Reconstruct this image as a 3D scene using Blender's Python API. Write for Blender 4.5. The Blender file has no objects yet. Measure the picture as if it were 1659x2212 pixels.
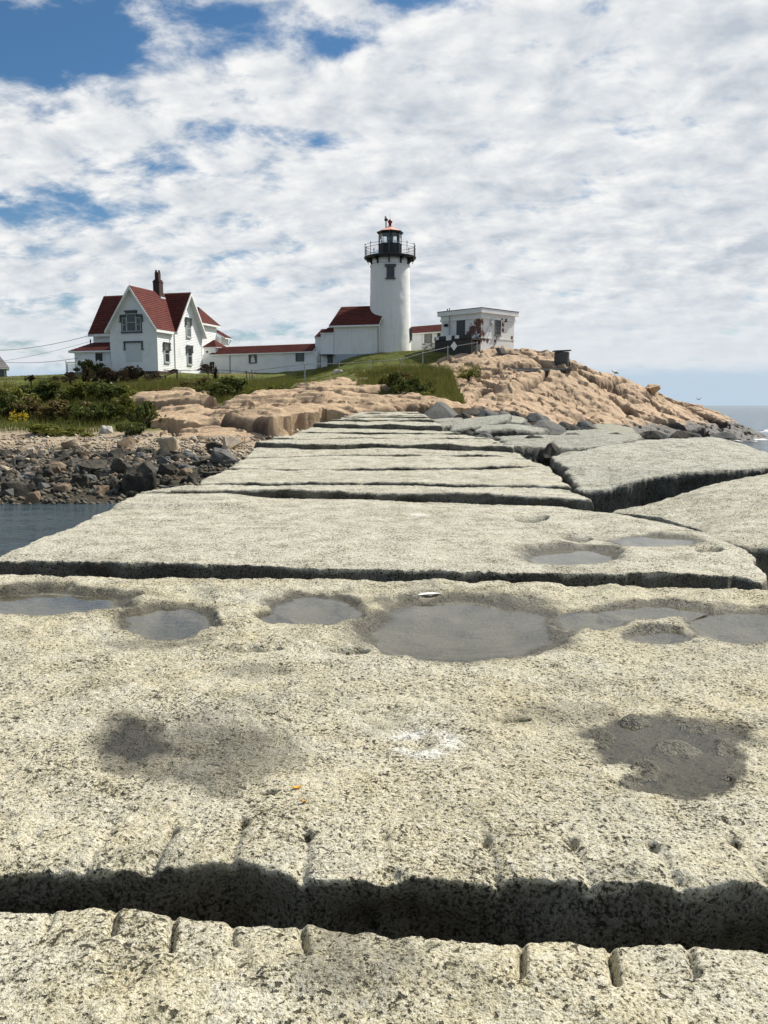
import bpy, bmesh, math, random
import numpy as np
from mathutils import Vector, Matrix

# ------------------------------------------------------------------ scene, camera, sky, sun
S = bpy.context.scene
COL = S.collection
EYE = 3.0                       # eye height above the sea (sea level is z = 0)
FPX, CX, CY, HORIZ = 1789.0, 829.5, 1106.0, 875.0   # surveyed picture grid, 1659 x 2212
PITCH = math.atan((CY - HORIZ) / FPX)
CP, SP = math.cos(PITCH), math.sin(PITCH)

cam_d = bpy.data.cameras.new('camera')
cam = bpy.data.objects.new('camera', cam_d); COL.objects.link(cam)
cam.location = (0, 0, EYE)
cam.rotation_euler = (math.pi / 2 - PITCH, 0, 0)
cam_d.sensor_fit = 'VERTICAL'; cam_d.sensor_height = 36.0
cam_d.lens = FPX / 2212.0 * 36.0
cam_d.clip_start = 0.05; cam_d.clip_end = 20000
S.camera = cam
S.render.resolution_x, S.render.resolution_y = 768, 1024

SUN_AZ, SUN_EL = math.radians(57.0), math.radians(47.0)   # azimuth to the right of straight ahead
SUN_DIR = Vector((math.sin(SUN_AZ) * math.cos(SUN_EL), math.cos(SUN_AZ) * math.cos(SUN_EL), math.sin(SUN_EL)))
sun_d = bpy.data.lights.new('sun', 'SUN'); sun_d.energy = 5.0; sun_d.angle = math.radians(0.53)
sun_d.color = (1.0, 0.955, 0.87)
sun = bpy.data.objects.new('sun', sun_d); COL.objects.link(sun)
sun.rotation_euler = SUN_DIR.to_track_quat('Z', 'Y').to_euler()

S.view_settings.view_transform = 'Standard'; S.view_settings.look = 'None'
S.view_settings.exposure = 0.32; S.view_settings.gamma = 1.0
S.view_settings.use_curve_mapping = False
S.render.engine = 'CYCLES'
S.cycles.max_bounces = 6; S.cycles.transparent_max_bounces = 12

# ---- node helpers
def node(nt, typ, ins=None, **props):
    n = nt.nodes.new(typ)
    for k, v in props.items(): setattr(n, k, v)
    for k, v in (ins or {}).items():
        s = n.inputs[k]
        if isinstance(v, bpy.types.NodeSocket): nt.links.new(v, s)
        else:
            if s.type == 'RGBA' and len(v) == 3: v = (*v, 1)
            s.default_value = v
    return n
def mth(nt, op, a, b=0.0, c=0.0, clamp=False):
    n = node(nt, 'ShaderNodeMath', {0: a, 1: b, 2: c}, operation=op); n.use_clamp = clamp
    return n.outputs[0]
def mixc(nt, f, a, b, mode='MIX'):
    n = nt.nodes.new('ShaderNodeMix'); n.data_type = 'RGBA'; n.blend_type = mode
    for i, v in ((0, f), (6, a), (7, b)):
        if isinstance(v, bpy.types.NodeSocket): nt.links.new(v, n.inputs[i])
        else: n.inputs[i].default_value = (*v, 1) if (i > 0 and len(v) == 3) else v
    return n.outputs[2]
def ramp(nt, f, stops, interp='LINEAR'):
    n = nt.nodes.new('ShaderNodeValToRGB'); r = n.color_ramp; r.interpolation = interp
    while len(r.elements) < len(stops): r.elements.new(0.5)
    for e, (p, c) in zip(r.elements, stops):
        e.position = p
        e.color = (c, c, c, 1) if isinstance(c, (int, float)) else (*c, 1)
    nt.links.new(f, n.inputs[0]); return n.outputs[0]
def sstep(nt, x, a, b):
    n = node(nt, 'ShaderNodeMapRange', {0: x, 1: a, 2: b, 3: 0.0, 4: 1.0}, interpolation_type='SMOOTHSTEP')
    return n.outputs[0]
def noise(nt, vec, scale, detail=4.0, rough=0.55, dist=0.0):
    return node(nt, 'ShaderNodeTexNoise', {'Vector': vec, 'Scale': scale, 'Detail': detail, 'Roughness': rough, 'Distortion': dist}).outputs[0]
def vscale(nt, vec, s):
    return node(nt, 'ShaderNodeVectorMath', {0: vec, 1: s}, operation='MULTIPLY').outputs[0]

BLUE = (0.40, 0.62, 0.74)
# ---- world: Nishita sky with a deck of broken altocumulus laid out on a plane overhead
W = bpy.data.worlds.new('World'); S.world = W; W.use_nodes = True
W.cycles.sampling_method = 'MANUAL'; W.cycles.sample_map_resolution = 512
nt = W.node_tree; nt.nodes.clear()
out = nt.nodes.new('ShaderNodeOutputWorld')
bg = nt.nodes.new('ShaderNodeBackground'); bg.inputs[1].default_value = 0.1
nt.links.new(bg.outputs[0], out.inputs[0])
sky = nt.nodes.new('ShaderNodeTexSky'); sky.sky_type = 'NISHITA'; sky.sun_disc = False
sky.sun_elevation = SUN_EL; sky.sun_rotation = SUN_AZ
sky.altitude = 0; sky.air_density = 1.0; sky.dust_density = 0.6; sky.ozone_density = 2.5
tc = nt.nodes.new('ShaderNodeTexCoord')
sep = node(nt, 'ShaderNodeSeparateXYZ', {0: tc.outputs['Generated']})
dx, dy, dz = sep.outputs
SOFT = 0.30                                        # deck curvature: keeps far rows from shrinking to lines
den = mth(nt, 'ADD', mth(nt, 'MAXIMUM', dz, 0.0), SOFT)
px = mth(nt, 'DIVIDE', dx, den); py = mth(nt, 'DIVIDE', dy, den)
P = node(nt, 'ShaderNodeCombineXYZ', {0: px, 1: py, 2: 0.0}).outputs[0]
def deck(x, y):
    """deck position of the sky seen at picture-grid position (x, y)"""
    d = Vector(((x - CX) / FPX, CP - (y - CY) / FPX * SP, -SP - (y - CY) / FPX * CP)).normalized()
    return d.x / (d.z + SOFT), d.y / (d.z + SOFT)
ROW = math.radians(24)                             # cloud rows run this way across the deck
def cloud_noise(off, det):
    mp = node(nt, 'ShaderNodeMapping', {'Vector': P, 'Location': (off[0], off[1], 0)}).outputs[0]
    mp = node(nt, 'ShaderNodeMapping', {'Vector': mp, 'Rotation': (0, 0, ROW), 'Scale': (1.0, 1.15, 1)}).outputs[0]
    return noise(nt, mp, 8.0, det, 0.60, 0.20)
big = noise(nt, P, 1.7, 3.0, 0.5, 0.3)
mid = cloud_noise((0, 0), 8.0)
SH_OFF = 0.036
sid = cloud_noise((-math.sin(SUN_AZ) * SH_OFF, -math.cos(SUN_AZ) * SH_OFF), 4.0)
def clearing(cx, cy, rx, ry, rot):
    m = node(nt, 'ShaderNodeMapping', {'Vector': P, 'Location': (cx, cy, 0), 'Rotation': (0, 0, rot), 'Scale': (rx, ry, 1)}, vector_type='TEXTURE').outputs[0]
    d = node(nt, 'ShaderNodeVectorMath', {0: m}, operation='LENGTH').outputs[1]
    return mth(nt, 'SUBTRACT', 1.0, sstep(nt, d, 0.0, 1.0))
dens = mth(nt, 'ADD', mth(nt, 'MULTIPLY', big, 0.32), mid)
# the deck is breaking up towards the left and overhead: rows of gaps
for (x, y, rx, ry, rot, amp) in [(60, 120, .30, .20, .1, .26), (250, 110, .20, .11, .2, .20), (130, 30, .22, .16, 0, .12), (560, 70, .26, .10, .1, .17), (765, 85, .12, .08, 0, .15), (950, 0, .22, .05, 0, .15), (1240, 10, .14, .04, 0, .10), (420, 20, .2, .08, 0, .1),
                             (560, 285, .22, .08, .3, .13), (680, 300, .10, .05, .3, .09), (330, 370, .22, .12, .45, .12), (180, 440, .30, .15, .45, .15), (20, 450, .30, .16, .2, .13), (60, 540, .26, .12, 0, .14), (30, 665, .35, .10, 0, .15), (1180, 632, .22, .08, 0, .07), (1640, 640, .25, .10, 0, .08), (1560, 712, .3, .12, 0, .07), (620, 610, .3, .1, 0, .05), (560, 715, .5, .14, 0, .09)]:
    c = deck(x, y); dens = mth(nt, 'SUBTRACT', dens, mth(nt, 'MULTIPLY', clearing(c[0], c[1], rx * 0.80, ry * 0.90, rot), amp * (1.55 if y < 200 else 1.25)))
# beyond the frame the same breaking-up deck goes on overhead and to the left
over = sstep(nt, mth(nt, 'SUBTRACT', 0.0, py), -1.25, 0.2)
dens = mth(nt, 'SUBTRACT', dens, mth(nt, 'MULTIPLY', over, 0.20))
dens = mth(nt, 'ADD', dens, mth(nt, 'MULTIPLY', sstep(nt, mth(nt, 'ADD', px, mth(nt, 'MULTIPLY', py, 0.18)), -0.2, 0.6), 0.09))
cover = sstep(nt, mth(nt, 'ADD', dens, 0.062), 0.43, 0.74)
# lit and shaded sides of the cloudlets, greyer where the deck is thick
lit = mth(nt, 'SUBTRACT', mid, sid)
thick = sstep(nt, dens, 0.60, 0.90)
g = mth(nt, 'ADD', mth(nt, 'MULTIPLY', lit, 2.2), mth(nt, 'SUBTRACT', 0.66, mth(nt, 'ADD', mth(nt, 'MULTIPLY', thick, 0.26), mth(nt, 'MULTIPLY', sstep(nt, noise(nt, P, 3.1, 4.0, 0.55, 0.3), 0.44, 0.66), 0.20))))
ccol = ramp(nt, g, [(0.05, (4.2, 4.65, 5.2)), (0.38, (5.5, 5.8, 6.15)), (0.64, (6.5, 6.65, 6.8)), (0.92, (7.6, 7.6, 7.55))])
low = sstep(nt, dz, 0.02, 0.16)
hazec = mixc(nt, low, (5.9, 6.25, 6.6), ccol)
blue = mixc(nt, 1.0, sky.outputs[0], mixc(nt, sstep(nt, dz, 0.05, 0.30), (0.66, 0.74, 0.78), BLUE), 'MULTIPLY')
skycol = mixc(nt, cover, blue, hazec)
# clear strip over the sea horizon
band = mth(nt, 'SUBTRACT', 1.0, sstep(nt, mth(nt, 'ADD', dz, mth(nt, 'MULTIPLY', mth(nt, 'SUBTRACT', mid, 0.5), 0.02)), 0.030, 0.050))
skycol = mixc(nt, mth(nt, 'MULTIPLY', band, 0.85), skycol, (3.9, 5.0, 6.1))
nt.links.new(skycol, bg.inputs[0])

# ------------------------------------------------------------------ picture grid -> world
def at(x, y, Y):
    """world point at forward distance Y seen at grid position (x, y)"""
    a, b = (x - CX) / FPX, -(y - CY) / FPX
    d = Vector((a, CP + b * SP, -SP + b * CP))
    t = Y / d.y
    return Vector((d.x * t, Y, EYE + d.z * t))
def atz(x, y, z):
    a, b = (x - CX) / FPX, -(y - CY) / FPX
    d = Vector((a, CP + b * SP, -SP + b * CP))
    t = (z - EYE) / d.z
    return Vector((d.x * t, d.y * t, z))
def proj(X, Y, Z):
    zc = Y * CP - (Z - EYE) * SP
    yc = Y * SP + (Z - EYE) * CP
    return CX + FPX * X / zc, CY - FPX * yc / zc

# ------------------------------------------------------------------ numpy noise
def _h(ix, iy, iz, seed):
    h = (ix.astype(np.uint32) * np.uint32(374761393) + iy.astype(np.uint32) * np.uint32(668265263)
         + iz.astype(np.uint32) * np.uint32(2147483647) + np.uint32((seed * 144665 + 1013) & 0xffffffff))
    h = (h ^ (h >> np.uint32(13))) * np.uint32(1274126177)
    h = (h ^ (h >> np.uint32(16))) * np.uint32(2246822519)
    return h ^ (h >> np.uint32(15))
def perlin(x, y, z=None, seed=0):
    x = np.asarray(x, dtype=np.float64); y = np.asarray(y, dtype=np.float64)
    flat = z is None
    z = np.zeros_like(x) if z is None else np.asarray(z, dtype=np.float64)
    ix, iy, iz = np.floor(x), np.floor(y), np.floor(z)
    fx, fy, fz = x - ix, y - iy, z - iz
    ix, iy, iz = ix.astype(np.int64), iy.astype(np.int64), iz.astype(np.int64)
    u, v, w = (f * f * f * (f * (f * 6 - 15) + 10) for f in (fx, fy, fz))
    r = 0
    for a in (0, 1):
        for b in (0, 1):
            for c in ((0,) if flat else (0, 1)):
                h = _h(ix + a, iy + b, iz + c, seed)
                g0 = (h & np.uint32(1023)).astype(np.float64) / 511.5 - 1
                g1 = ((h >> np.uint32(10)) & np.uint32(1023)).astype(np.float64) / 511.5 - 1
                g2 = ((h >> np.uint32(20)) & np.uint32(1023)).astype(np.float64) / 511.5 - 1
                d = g0 * (fx - a) + g1 * (fy - b) + g2 * (fz - c)
                wt = (u if a else 1 - u) * (v if b else 1 - v) * (w if c else 1 - w)
                r = r + d * wt
    return r * 1.3
def fbm(x, y, z=None, scale=1.0, octv=4, seed=0, gain=0.5):
    r, amp, f = 0, 1.0, scale
    for o in range(octv):
        r = r + amp * perlin(x * f, y * f, None if z is None else z * f, seed + o * 17)
        amp *= gain; f *= 2.03
    return r
def worley(x, y, seed=0):
    ix, iy = np.floor(x).astype(np.int64), np.floor(y).astype(np.int64)
    f1 = np.full(x.shape, 9.0); f2 = np.full(x.shape, 9.0)
    r1 = np.zeros(x.shape); r2 = np.zeros(x.shape); r3 = np.zeros(x.shape); ox = np.zeros(x.shape); oy = np.zeros(x.shape)
    zz = np.zeros_like(ix)
    for a in (-1, 0, 1):
        for b in (-1, 0, 1):
            h = _h(ix + a, iy + b, zz, seed); k = _h(ix + a, iy + b, zz + 7, seed + 3)
            px_ = ix + a + (h & np.uint32(1023)) / 1023.0; py_ = iy + b + ((h >> np.uint32(10)) & np.uint32(1023)) / 1023.0
            d = np.hypot(x - px_, y - py_)
            c = d < f1
            f2 = np.where(c, f1, np.minimum(f2, d))
            r1 = np.where(c, (k & np.uint32(1023)) / 1023.0, r1); r2 = np.where(c, ((k >> np.uint32(10)) & np.uint32(1023)) / 1023.0, r2)
            r3 = np.where(c, ((k >> np.uint32(20)) & np.uint32(1023)) / 1023.0, r3)
            ox = np.where(c, x - px_, ox); oy = np.where(c, y - py_, oy)
            f1 = np.where(c, d, f1)
    return f1, f2, r1, r2, r3, ox, oy
def sm(x, a, b):
    t = np.clip((x - a) / (b - a), 0, 1); return t * t * (3 - 2 * t)

# ------------------------------------------------------------------ mesh helpers
def link(o, parent=None):
    COL.objects.link(o)
    if parent is not None: o.parent = parent
    return o
def tag(o, label=None, cat=None, group=None, kind=None):
    if label: o['label'] = label
    if cat: o['category'] = cat
    if group: o['group'] = group
    if kind: o['kind'] = kind
    return o
def empty(name, loc=(0, 0, 0), rz=0.0):
    o = bpy.data.objects.new(name, None); o.location = loc; o.rotation_euler = (0, 0, rz)
    o.empty_display_size = 0.2
    return link(o)
def grid_mesh(name, V, mats, smooth=True, attrs=None):
    """V: (rows, cols, 3) array"""
    nr, nc = V.shape[:2]
    me = bpy.data.meshes.new(name)
    idx = np.arange(nr * nc).reshape(nr, nc)
    q = np.stack([idx[:-1, :-1], idx[:-1, 1:], idx[1:, 1:], idx[1:, :-1]], -1).reshape(-1, 4)
    me.vertices.add(nr * nc); me.vertices.foreach_set('co', V.reshape(-1).astype(np.float32))
    me.loops.add(q.size); me.loops.foreach_set('vertex_index', q.reshape(-1).astype(np.int32))
    me.polygons.add(len(q)); me.polygons.foreach_set('loop_start', np.arange(0, q.size, 4, dtype=np.int32))
    me.update(calc_edges=True)
    for m in mats: me.materials.append(m)
    if smooth: me.polygons.foreach_set('use_smooth', np.ones(len(q), dtype=bool))
    for k, a in (attrs or {}).items():
        at_ = me.attributes.new(k, 'FLOAT', 'POINT'); at_.data.foreach_set('value', a.reshape(-1).astype(np.float32))
    me.update()
    return me
class MB:
    """collects simple solids; build() makes ONE mesh object"""
    def __init__(s): s.v, s.f = [], []
    def add(s, vs, fs):
        n = len(s.v); s.v += [tuple(v) for v in vs]; s.f += [tuple(i + n for i in f) for f in fs]; return s
    def box(s, a, b):
        x0, y0, z0 = a; x1, y1, z1 = b
        return s.add([(x0, y0, z0), (x1, y0, z0), (x1, y1, z0), (x0, y1, z0), (x0, y0, z1), (x1, y0, z1), (x1, y1, z1), (x0, y1, z1)],
                     [(0, 3, 2, 1), (4, 5, 6, 7), (0, 1, 5, 4), (1, 2, 6, 5), (2, 3, 7, 6), (3, 0, 4, 7)])
    def prism(s, pts, off):
        """closed polygon pts (3D) extruded by vector off"""
        n = len(pts); off = Vector(off); pts = [Vector(p) for p in pts]
        nrm = Vector((0, 0, 0))
        for i in range(n): nrm += pts[i].cross(pts[(i + 1) % n])
        if nrm.dot(off) > 0: pts.reverse()
        vs = pts + [p + off for p in pts]
        fs = [tuple(range(n)), tuple(range(2 * n - 1, n - 1, -1))] + [(i, i + n, (i + 1) % n + n, (i + 1) % n) for i in range(n)]
        return s.add(vs, fs)
    def tube(s, a, b, r, r2=None, n=8, cap=True):
        a, b = Vector(a), Vector(b); r2 = r if r2 is None else r2
        d = (b - a).normalized(); u = d.orthogonal().normalized(); w = d.cross(u)
        vs = []
        for p, rr in ((a, r), (b, r2)):
            for i in range(n):
                t = 2 * math.pi * i / n; vs.append(p + (u * math.cos(t) + w * math.sin(t)) * rr)
        fs = [(i, (i + 1) % n, n + (i + 1) % n, n + i) for i in range(n)]
        if cap: fs += [tuple(range(n - 1, -1, -1)), tuple(range(n, 2 * n))]
        return s.add(vs, fs)
    def path(s, pts, r, n=6):
        for a, b in zip(pts[:-1], pts[1:]): s.tube(a, b, r, n=n)
        return s
    def lathe(s, prof, n=48, c=(0, 0)):
        m = len(prof); vs = []
        for r, z in prof:
            for i in range(n):
                t = 2 * math.pi * i / n; vs.append((c[0] + r * math.cos(t), c[1] + r * math.sin(t), z))
        fs = [(j * n + i, j * n + (i + 1) % n, (j + 1) * n + (i + 1) % n, (j + 1) * n + i) for j in range(m - 1) for i in range(n)]
        fs += [tuple(range(n - 1, -1, -1)), tuple(range((m - 1) * n, m * n))]
        return s.add(vs, fs)
    def ring(s, R, z, r, n=64, m=6):
        vs = []
        for i in range(n):
            t = 2 * math.pi * i / n
            for j in range(m):
                p = 2 * math.pi * j / m; q = R + r * math.cos(p)
                vs.append((q * math.cos(t), q * math.sin(t), z + r * math.sin(p)))
        fs = [(i * m + j, ((i + 1) % n) * m + j, ((i + 1) % n) * m + (j + 1) % m, i * m + (j + 1) % m) for i in range(n) for j in range(m)]
        return s.add(vs, fs)
    def rows(s, pts, course, depth, up=None):
        """cover a convex planar polygon with overlapping courses (clapboards, shingles), outer side along its normal"""
        pts = [Vector(p) for p in pts]; n = len(pts)
        nrm = Vector((0, 0, 0))
        for i in range(n): nrm += pts[i].cross(pts[(i + 1) % n])
        nrm.normalize()
        u = Vector((0, 0, 1)).cross(nrm).normalized(); w = nrm.cross(u)
        o = pts[0]; q = [((p - o).dot(u), (p - o).dot(w)) for p in pts]
        ws = [b for _, b in q]; lo, hi = min(ws), max(ws)
        k = max(1, int(round((hi - lo) / course)))
        lv = [(lo + (hi - lo) * i / k, 0) for i in range(k + 1)]
        def span(h):
            xs = []
            for i in range(n):
                (a0, b0), (a1, b1) = q[i], q[(i + 1) % n]
                if abs(b1 - b0) < 1e-6:
                    if abs(h - b0) < 1e-4: xs += [a0, a1]
                elif min(b0, b1) - 1e-6 <= h <= max(b0, b1) + 1e-6:
                    xs.append(a0 + (a1 - a0) * (h - b0) / (b1 - b0))
            return (min(xs), max(xs)) if xs else None
        hs = [l[0] for l in lv]
        extra = [b for b in ws if all(abs(b - h) > 1e-3 for h in hs)]
        cuts = sorted(hs + extra)
        for h0, h1 in zip(cuts[:-1], cuts[1:]):
            ci = min(k - 1, int((0.5 * (h0 + h1) - lo) / (hi - lo) * k)); c0, c1 = hs[ci], hs[ci + 1]
            d0 = depth * (1 - (h0 - c0) / (c1 - c0)); d1 = depth * (1 - (h1 - c0) / (c1 - c0))
            s0, s1 = span(h0 + 1e-5), span(h1 - 1e-5)
            if not s0 or not s1: continue
            B = lambda a, h, d: o + u * a + w * h + nrm * d
            if s1[1] - s1[0] < 1e-4 and s0[1] - s0[0] < 1e-4: continue
            vs = [B(s0[0], h0, d0 + .002), B(s0[1], h0, d0 + .002), B(s1[1], h1, d1 + .002), B(s1[0], h1, d1 + .002), B(s0[0], h0, 0), B(s0[1], h0, 0)]
            s.add(vs, [(0, 1, 2, 3), (4, 5, 1, 0)])
        return s
    def build(s, name, mat, parent=None, smooth=False, loc=None):
        me = bpy.data.meshes.new(name); me.from_pydata(s.v, [], s.f)
        me.materials.append(mat)
        if smooth: me.shade_smooth()
        me.update()
        o = bpy.data.objects.new(name, me)
        if loc is not None: o.location = loc
        return link(o, parent)
def auto_smooth(o, ang=35):
    me = o.data; me.shade_smooth()
    bm = bmesh.new(); bm.from_mesh(me)
    for e in bm.edges:
        if len(e.link_faces) == 2 and e.calc_face_angle() > math.radians(ang): e.smooth = False
    bm.to_mesh(me); bm.free()
    return o

# ------------------------------------------------------------------ materials
def new_mat(name):
    m = bpy.data.materials.new(name); m.use_nodes = True
    t = m.node_tree; t.nodes.clear()
    o = t.nodes.new('ShaderNodeOutputMaterial'); b = t.nodes.new('ShaderNodeBsdfPrincipled')
    t.links.new(b.outputs[0], o.inputs[0])
    return m, t, b, o
def setc(t, b, col, rough=None, bump=None, spec=None):
    def put(k, v):
        if isinstance(v, bpy.types.NodeSocket): t.links.new(v, b.inputs[k])
        else: b.inputs[k].default_value = (*v, 1) if not isinstance(v, (int, float)) and len(v) == 3 else v
    put('Base Color', col)
    if rough is not None: put('Roughness', rough)
    if spec is not None: put('Specular IOR Level', spec)
    if bump is not None: t.links.new(bump, b.inputs['Normal'])
def bump(t, h, strength=0.5, dist=0.02):
    return node(t, 'ShaderNodeBump', {'Height': h, 'Strength': strength, 'Distance': dist}).outputs[0]
def ocoord(t): return t.nodes.new('ShaderNodeTexCoord').outputs['Object']
def wcoord(t): return t.nodes.new('ShaderNodeNewGeometry').outputs['Position']
def fattr(t, name): return node(t, 'ShaderNodeAttribute', attribute_name=name).outputs['Fac']

def granite_mat(name, coarse=1.0, dim=None):
    """weathered pale granite: feldspar, quartz and black mica grains, lichen, damp rims"""
    m, t, b, o = new_mat(name)
    p = wcoord(t)
    tone = node(t, 'ShaderNodeAttribute', attribute_name='tone', attribute_type='OBJECT').outputs['Fac']
    g1 = noise(t, p, 125 * coarse, 4.0, 0.62)
    g2 = noise(t, p, 300 * coarse, 2.0, 0.6)
    g3 = noise(t, p, 44 * coarse, 4.0, 0.6)
    big = noise(t, p, 1.3, 5.0, 0.6, 0.4)
    med = noise(t, p, 5.0, 5.0, 0.6, 0.3)
    cream = mixc(t, sstep(t, big, 0.40, 0.62), (0.555, 0.495, 0.335), (0.525, 0.495, 0.385))
    grey = mixc(t, sstep(t, big, 0.40, 0.62), (0.51, 0.50, 0.43), (0.58, 0.565, 0.48))
    base = mixc(t, tone, cream, grey)
    base = mixc(t, mth(t, 'MULTIPLY', sstep(t, g3, 0.47, 0.68), 0.8), base, (0.60, 0.565, 0.46))
    base = mixc(t, mth(t, 'MULTIPLY', sstep(t, g2, 0.54, 0.64), 0.7), base, (0.70, 0.68, 0.60))
    gm = mth(t, 'ADD', mth(t, 'MULTIPLY', g1, 0.72), mth(t, 'MULTIPLY', g2, 0.28))
    gm = mth(t, 'ADD', gm, mth(t, 'MULTIPLY', mth(t, 'SUBTRACT', med, 0.5), 0.22))
    gm = mth(t, 'ADD', gm, mth(t, 'MULTIPLY', mth(t, 'SUBTRACT', g3, 0.5), 0.20))
    soft = mth(t, 'SUBTRACT', 1.0, sstep(t, gm, 0.41, 0.58))
    col = mixc(t, mth(t, 'MULTIPLY', soft, 0.70), base, (0.185, 0.155, 0.070))
    g4 = noise(t, p, 66 * coarse, 3.0, 0.55)
    pit = mth(t, 'SUBTRACT', 1.0, sstep(t, mth(t, 'ADD', g4, mth(t, 'MULTIPLY', mth(t, 'SUBTRACT', med, 0.5), 0.25)), 0.335, 0.405))
    dark = mth(t, 'MAXIMUM', pit, mth(t, 'SUBTRACT', 1.0, sstep(t, gm, 0.385, 0.45)))
    col = mixc(t, mth(t, 'MULTIPLY', dark, 0.95), col, (0.036, 0.032, 0.020))
    lich = mth(t, 'MULTIPLY', mth(t, 'SUBTRACT', 1.0, tone), mth(t, 'MULTIPLY', sstep(t, noise(t, p, 2.6, 6.0, 0.7, 0.5), 0.46, 0.64), 0.32))
    col = mixc(t, lich, col, mixc(t, 1.0, col, (1.04, 0.93, 0.60), 'MULTIPLY'))
    moss = mth(t, 'MULTIPLY', sstep(t, noise(t, p, 3.4, 7.0, 0.72, 0.6), 0.50, 0.68), 0.60)
    col = mixc(t, moss, col, mixc(t, 0.55, col, (0.14, 0.14, 0.10)))
    if dim: col = mixc(t, 1.0, col, dim, 'MULTIPLY')   # greyer quarry stone
    # shade painted into the colour of the split sides, also less bleached than tops
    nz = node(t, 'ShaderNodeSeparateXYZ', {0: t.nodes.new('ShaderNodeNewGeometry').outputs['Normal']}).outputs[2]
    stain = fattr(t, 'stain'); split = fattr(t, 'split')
    side_shade = mixc(t, sstep(t, g1, 0.40, 0.62), (0.009, 0.009, 0.008), (0.058, 0.055, 0.045))
    col = mixc(t, mth(t, 'MULTIPLY', split, 0.92), col, side_shade)
    stn = mth(t, 'MULTIPLY', stain, sstep(t, mth(t, 'ADD', mth(t, 'ADD', mth(t, 'MULTIPLY', g4, 0.6), mth(t, 'MULTIPLY', g3, 0.4)), mth(t, 'MULTIPLY', stain, 0.22)), 0.48, 0.64))
    col = mixc(t, mth(t, 'MULTIPLY', stn, 0.92), col, (0.055, 0.053, 0.042))
    wet = fattr(t, 'wet')
    col = mixc(t, mth(t, 'MULTIPLY', wet, 0.82), col, mixc(t, 1.0, col, (0.25, 0.235, 0.19), 'MULTIPLY'))
    silt = fattr(t, 'silt')
    col = mixc(t, silt, col, mixc(t, sstep(t, med, 0.3, 0.7), (0.15, 0.145, 0.11), (0.27, 0.255, 0.20)))
    white = fattr(t, 'guano')
    gw = mth(t, 'MULTIPLY', mth(t, 'MULTIPLY', white, 0.75), sstep(t, mth(t, 'ADD', mth(t, 'MULTIPLY', g3, 0.6), mth(t, 'MULTIPLY', g1, 0.4)), 0.40, 0.52))
    col = mixc(t, gw, col, (0.70, 0.70, 0.67))
    algae = fattr(t, 'algae')
    col = mixc(t, algae, col, mixc(t, g3, (0.030, 0.026, 0.012), (0.10, 0.085, 0.045)))
    h = mth(t, 'ADD', mth(t, 'MULTIPLY', g1, 0.75), mth(t, 'MULTIPLY', g3, 0.9))
    h = mth(t, 'SUBTRACT', mth(t, 'ADD', h, mth(t, 'MULTIPLY', g2, 0.25)), mth(t, 'MULTIPLY', pit, 0.8))
    rough = mth(t, 'SUBTRACT', 0.88, mth(t, 'MULTIPLY', wet, 0.55))
    setc(t, b, col, rough, bump(t, h, 1.0, 0.010 / coarse), 0.3)
    return m
M = {}
M['granite'] = granite_mat('granite')
M['granite_far'] = granite_mat('granite_far', 0.45)
M['granite_grey'] = granite_mat('granite_grey', 0.7, (0.87, 0.89, 0.91))
M['granite_dark'] = granite_mat('granite_dark', 0.45, (0.70, 0.73, 0.76))

def rock_mat(name, c1, c2, c3, wetline=None, scale=1.0):
    m, t, b, o = new_mat(name)
    p = wcoord(t)
    n1 = noise(t, p, 0.7 * scale, 6.0, 0.62, 0.5); n2 = noise(t, p, 4.5 * scale, 6.0, 0.65, 0.3); n3 = noise(t, p, 22 * scale, 4.0, 0.6)
    col = mixc(t, sstep(t, n1, 0.38, 0.62), c1, c2)
    col = mixc(t, mth(t, 'MULTIPLY', sstep(t, n2, 0.52, 0.74), 0.7), col, c3)
    col = mixc(t, mth(t, 'MULTIPLY', sstep(t, n3, 0.5, 0.72), 0.45), col, mixc(t, 1.0, col, (0.5, 0.46, 0.42), 'MULTIPLY'))
    n6 = noise(t, p, 1.6 * scale, 7.0, 0.7, 0.8)
    col = mixc(t, mth(t, 'MULTIPLY', sstep(t, n6, 0.56, 0.70), 0.55), col, mixc(t, 1.0, col, (0.48, 0.42, 0.36), 'MULTIPLY'))
    pale = noise(t, p, 2.3 * scale, 6.0, 0.65, 0.4)
    col = mixc(t, mth(t, 'MULTIPLY', sstep(t, pale, 0.52, 0.68), 0.32), col, (0.58, 0.48, 0.36) if wetline else mixc(t, 1.0, col, (1.4, 1.4, 1.35), 'MULTIPLY'))
    cr = fattr(t, 'crack')
    col = mixc(t, mth(t, 'MULTIPLY', cr, 0.95), col, (0.045, 0.034, 0.027))
    rough = 0.85
    if wetline:
        z = node(t, 'ShaderNodeSeparateXYZ', {0: p}).outputs[2]
        zz = mth(t, 'ADD', z, mth(t, 'MULTIPLY', mth(t, 'SUBTRACT', n1, 0.5), 1.6))
        zz = mth(t, 'ADD', zz, mth(t, 'MULTIPLY', mth(t, 'SUBTRACT', n2, 0.5), 0.7))
        wet = mth(t, 'SUBTRACT', 1.0, sstep(t, zz, wetline, wetline + 0.45))
        col = mixc(t, mth(t, 'MULTIPLY', wet, 0.93), col, (0.045, 0.043, 0.042))
        rough = mth(t, 'SUBTRACT', 0.85, mth(t, 'MULTIPLY', wet, 0.42))
    h = mth(t, 'ADD', n2, mth(t, 'MULTIPLY', n3, 0.35))
    setc(t, b, col, rough, bump(t, h, 0.8, 0.12 / scale), 0.15)
    return m
M['tan_rock'] = rock_mat('tan_rock', (0.51, 0.375, 0.245), (0.45, 0.325, 0.22), (0.33, 0.205, 0.14), wetline=1.25)
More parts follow.
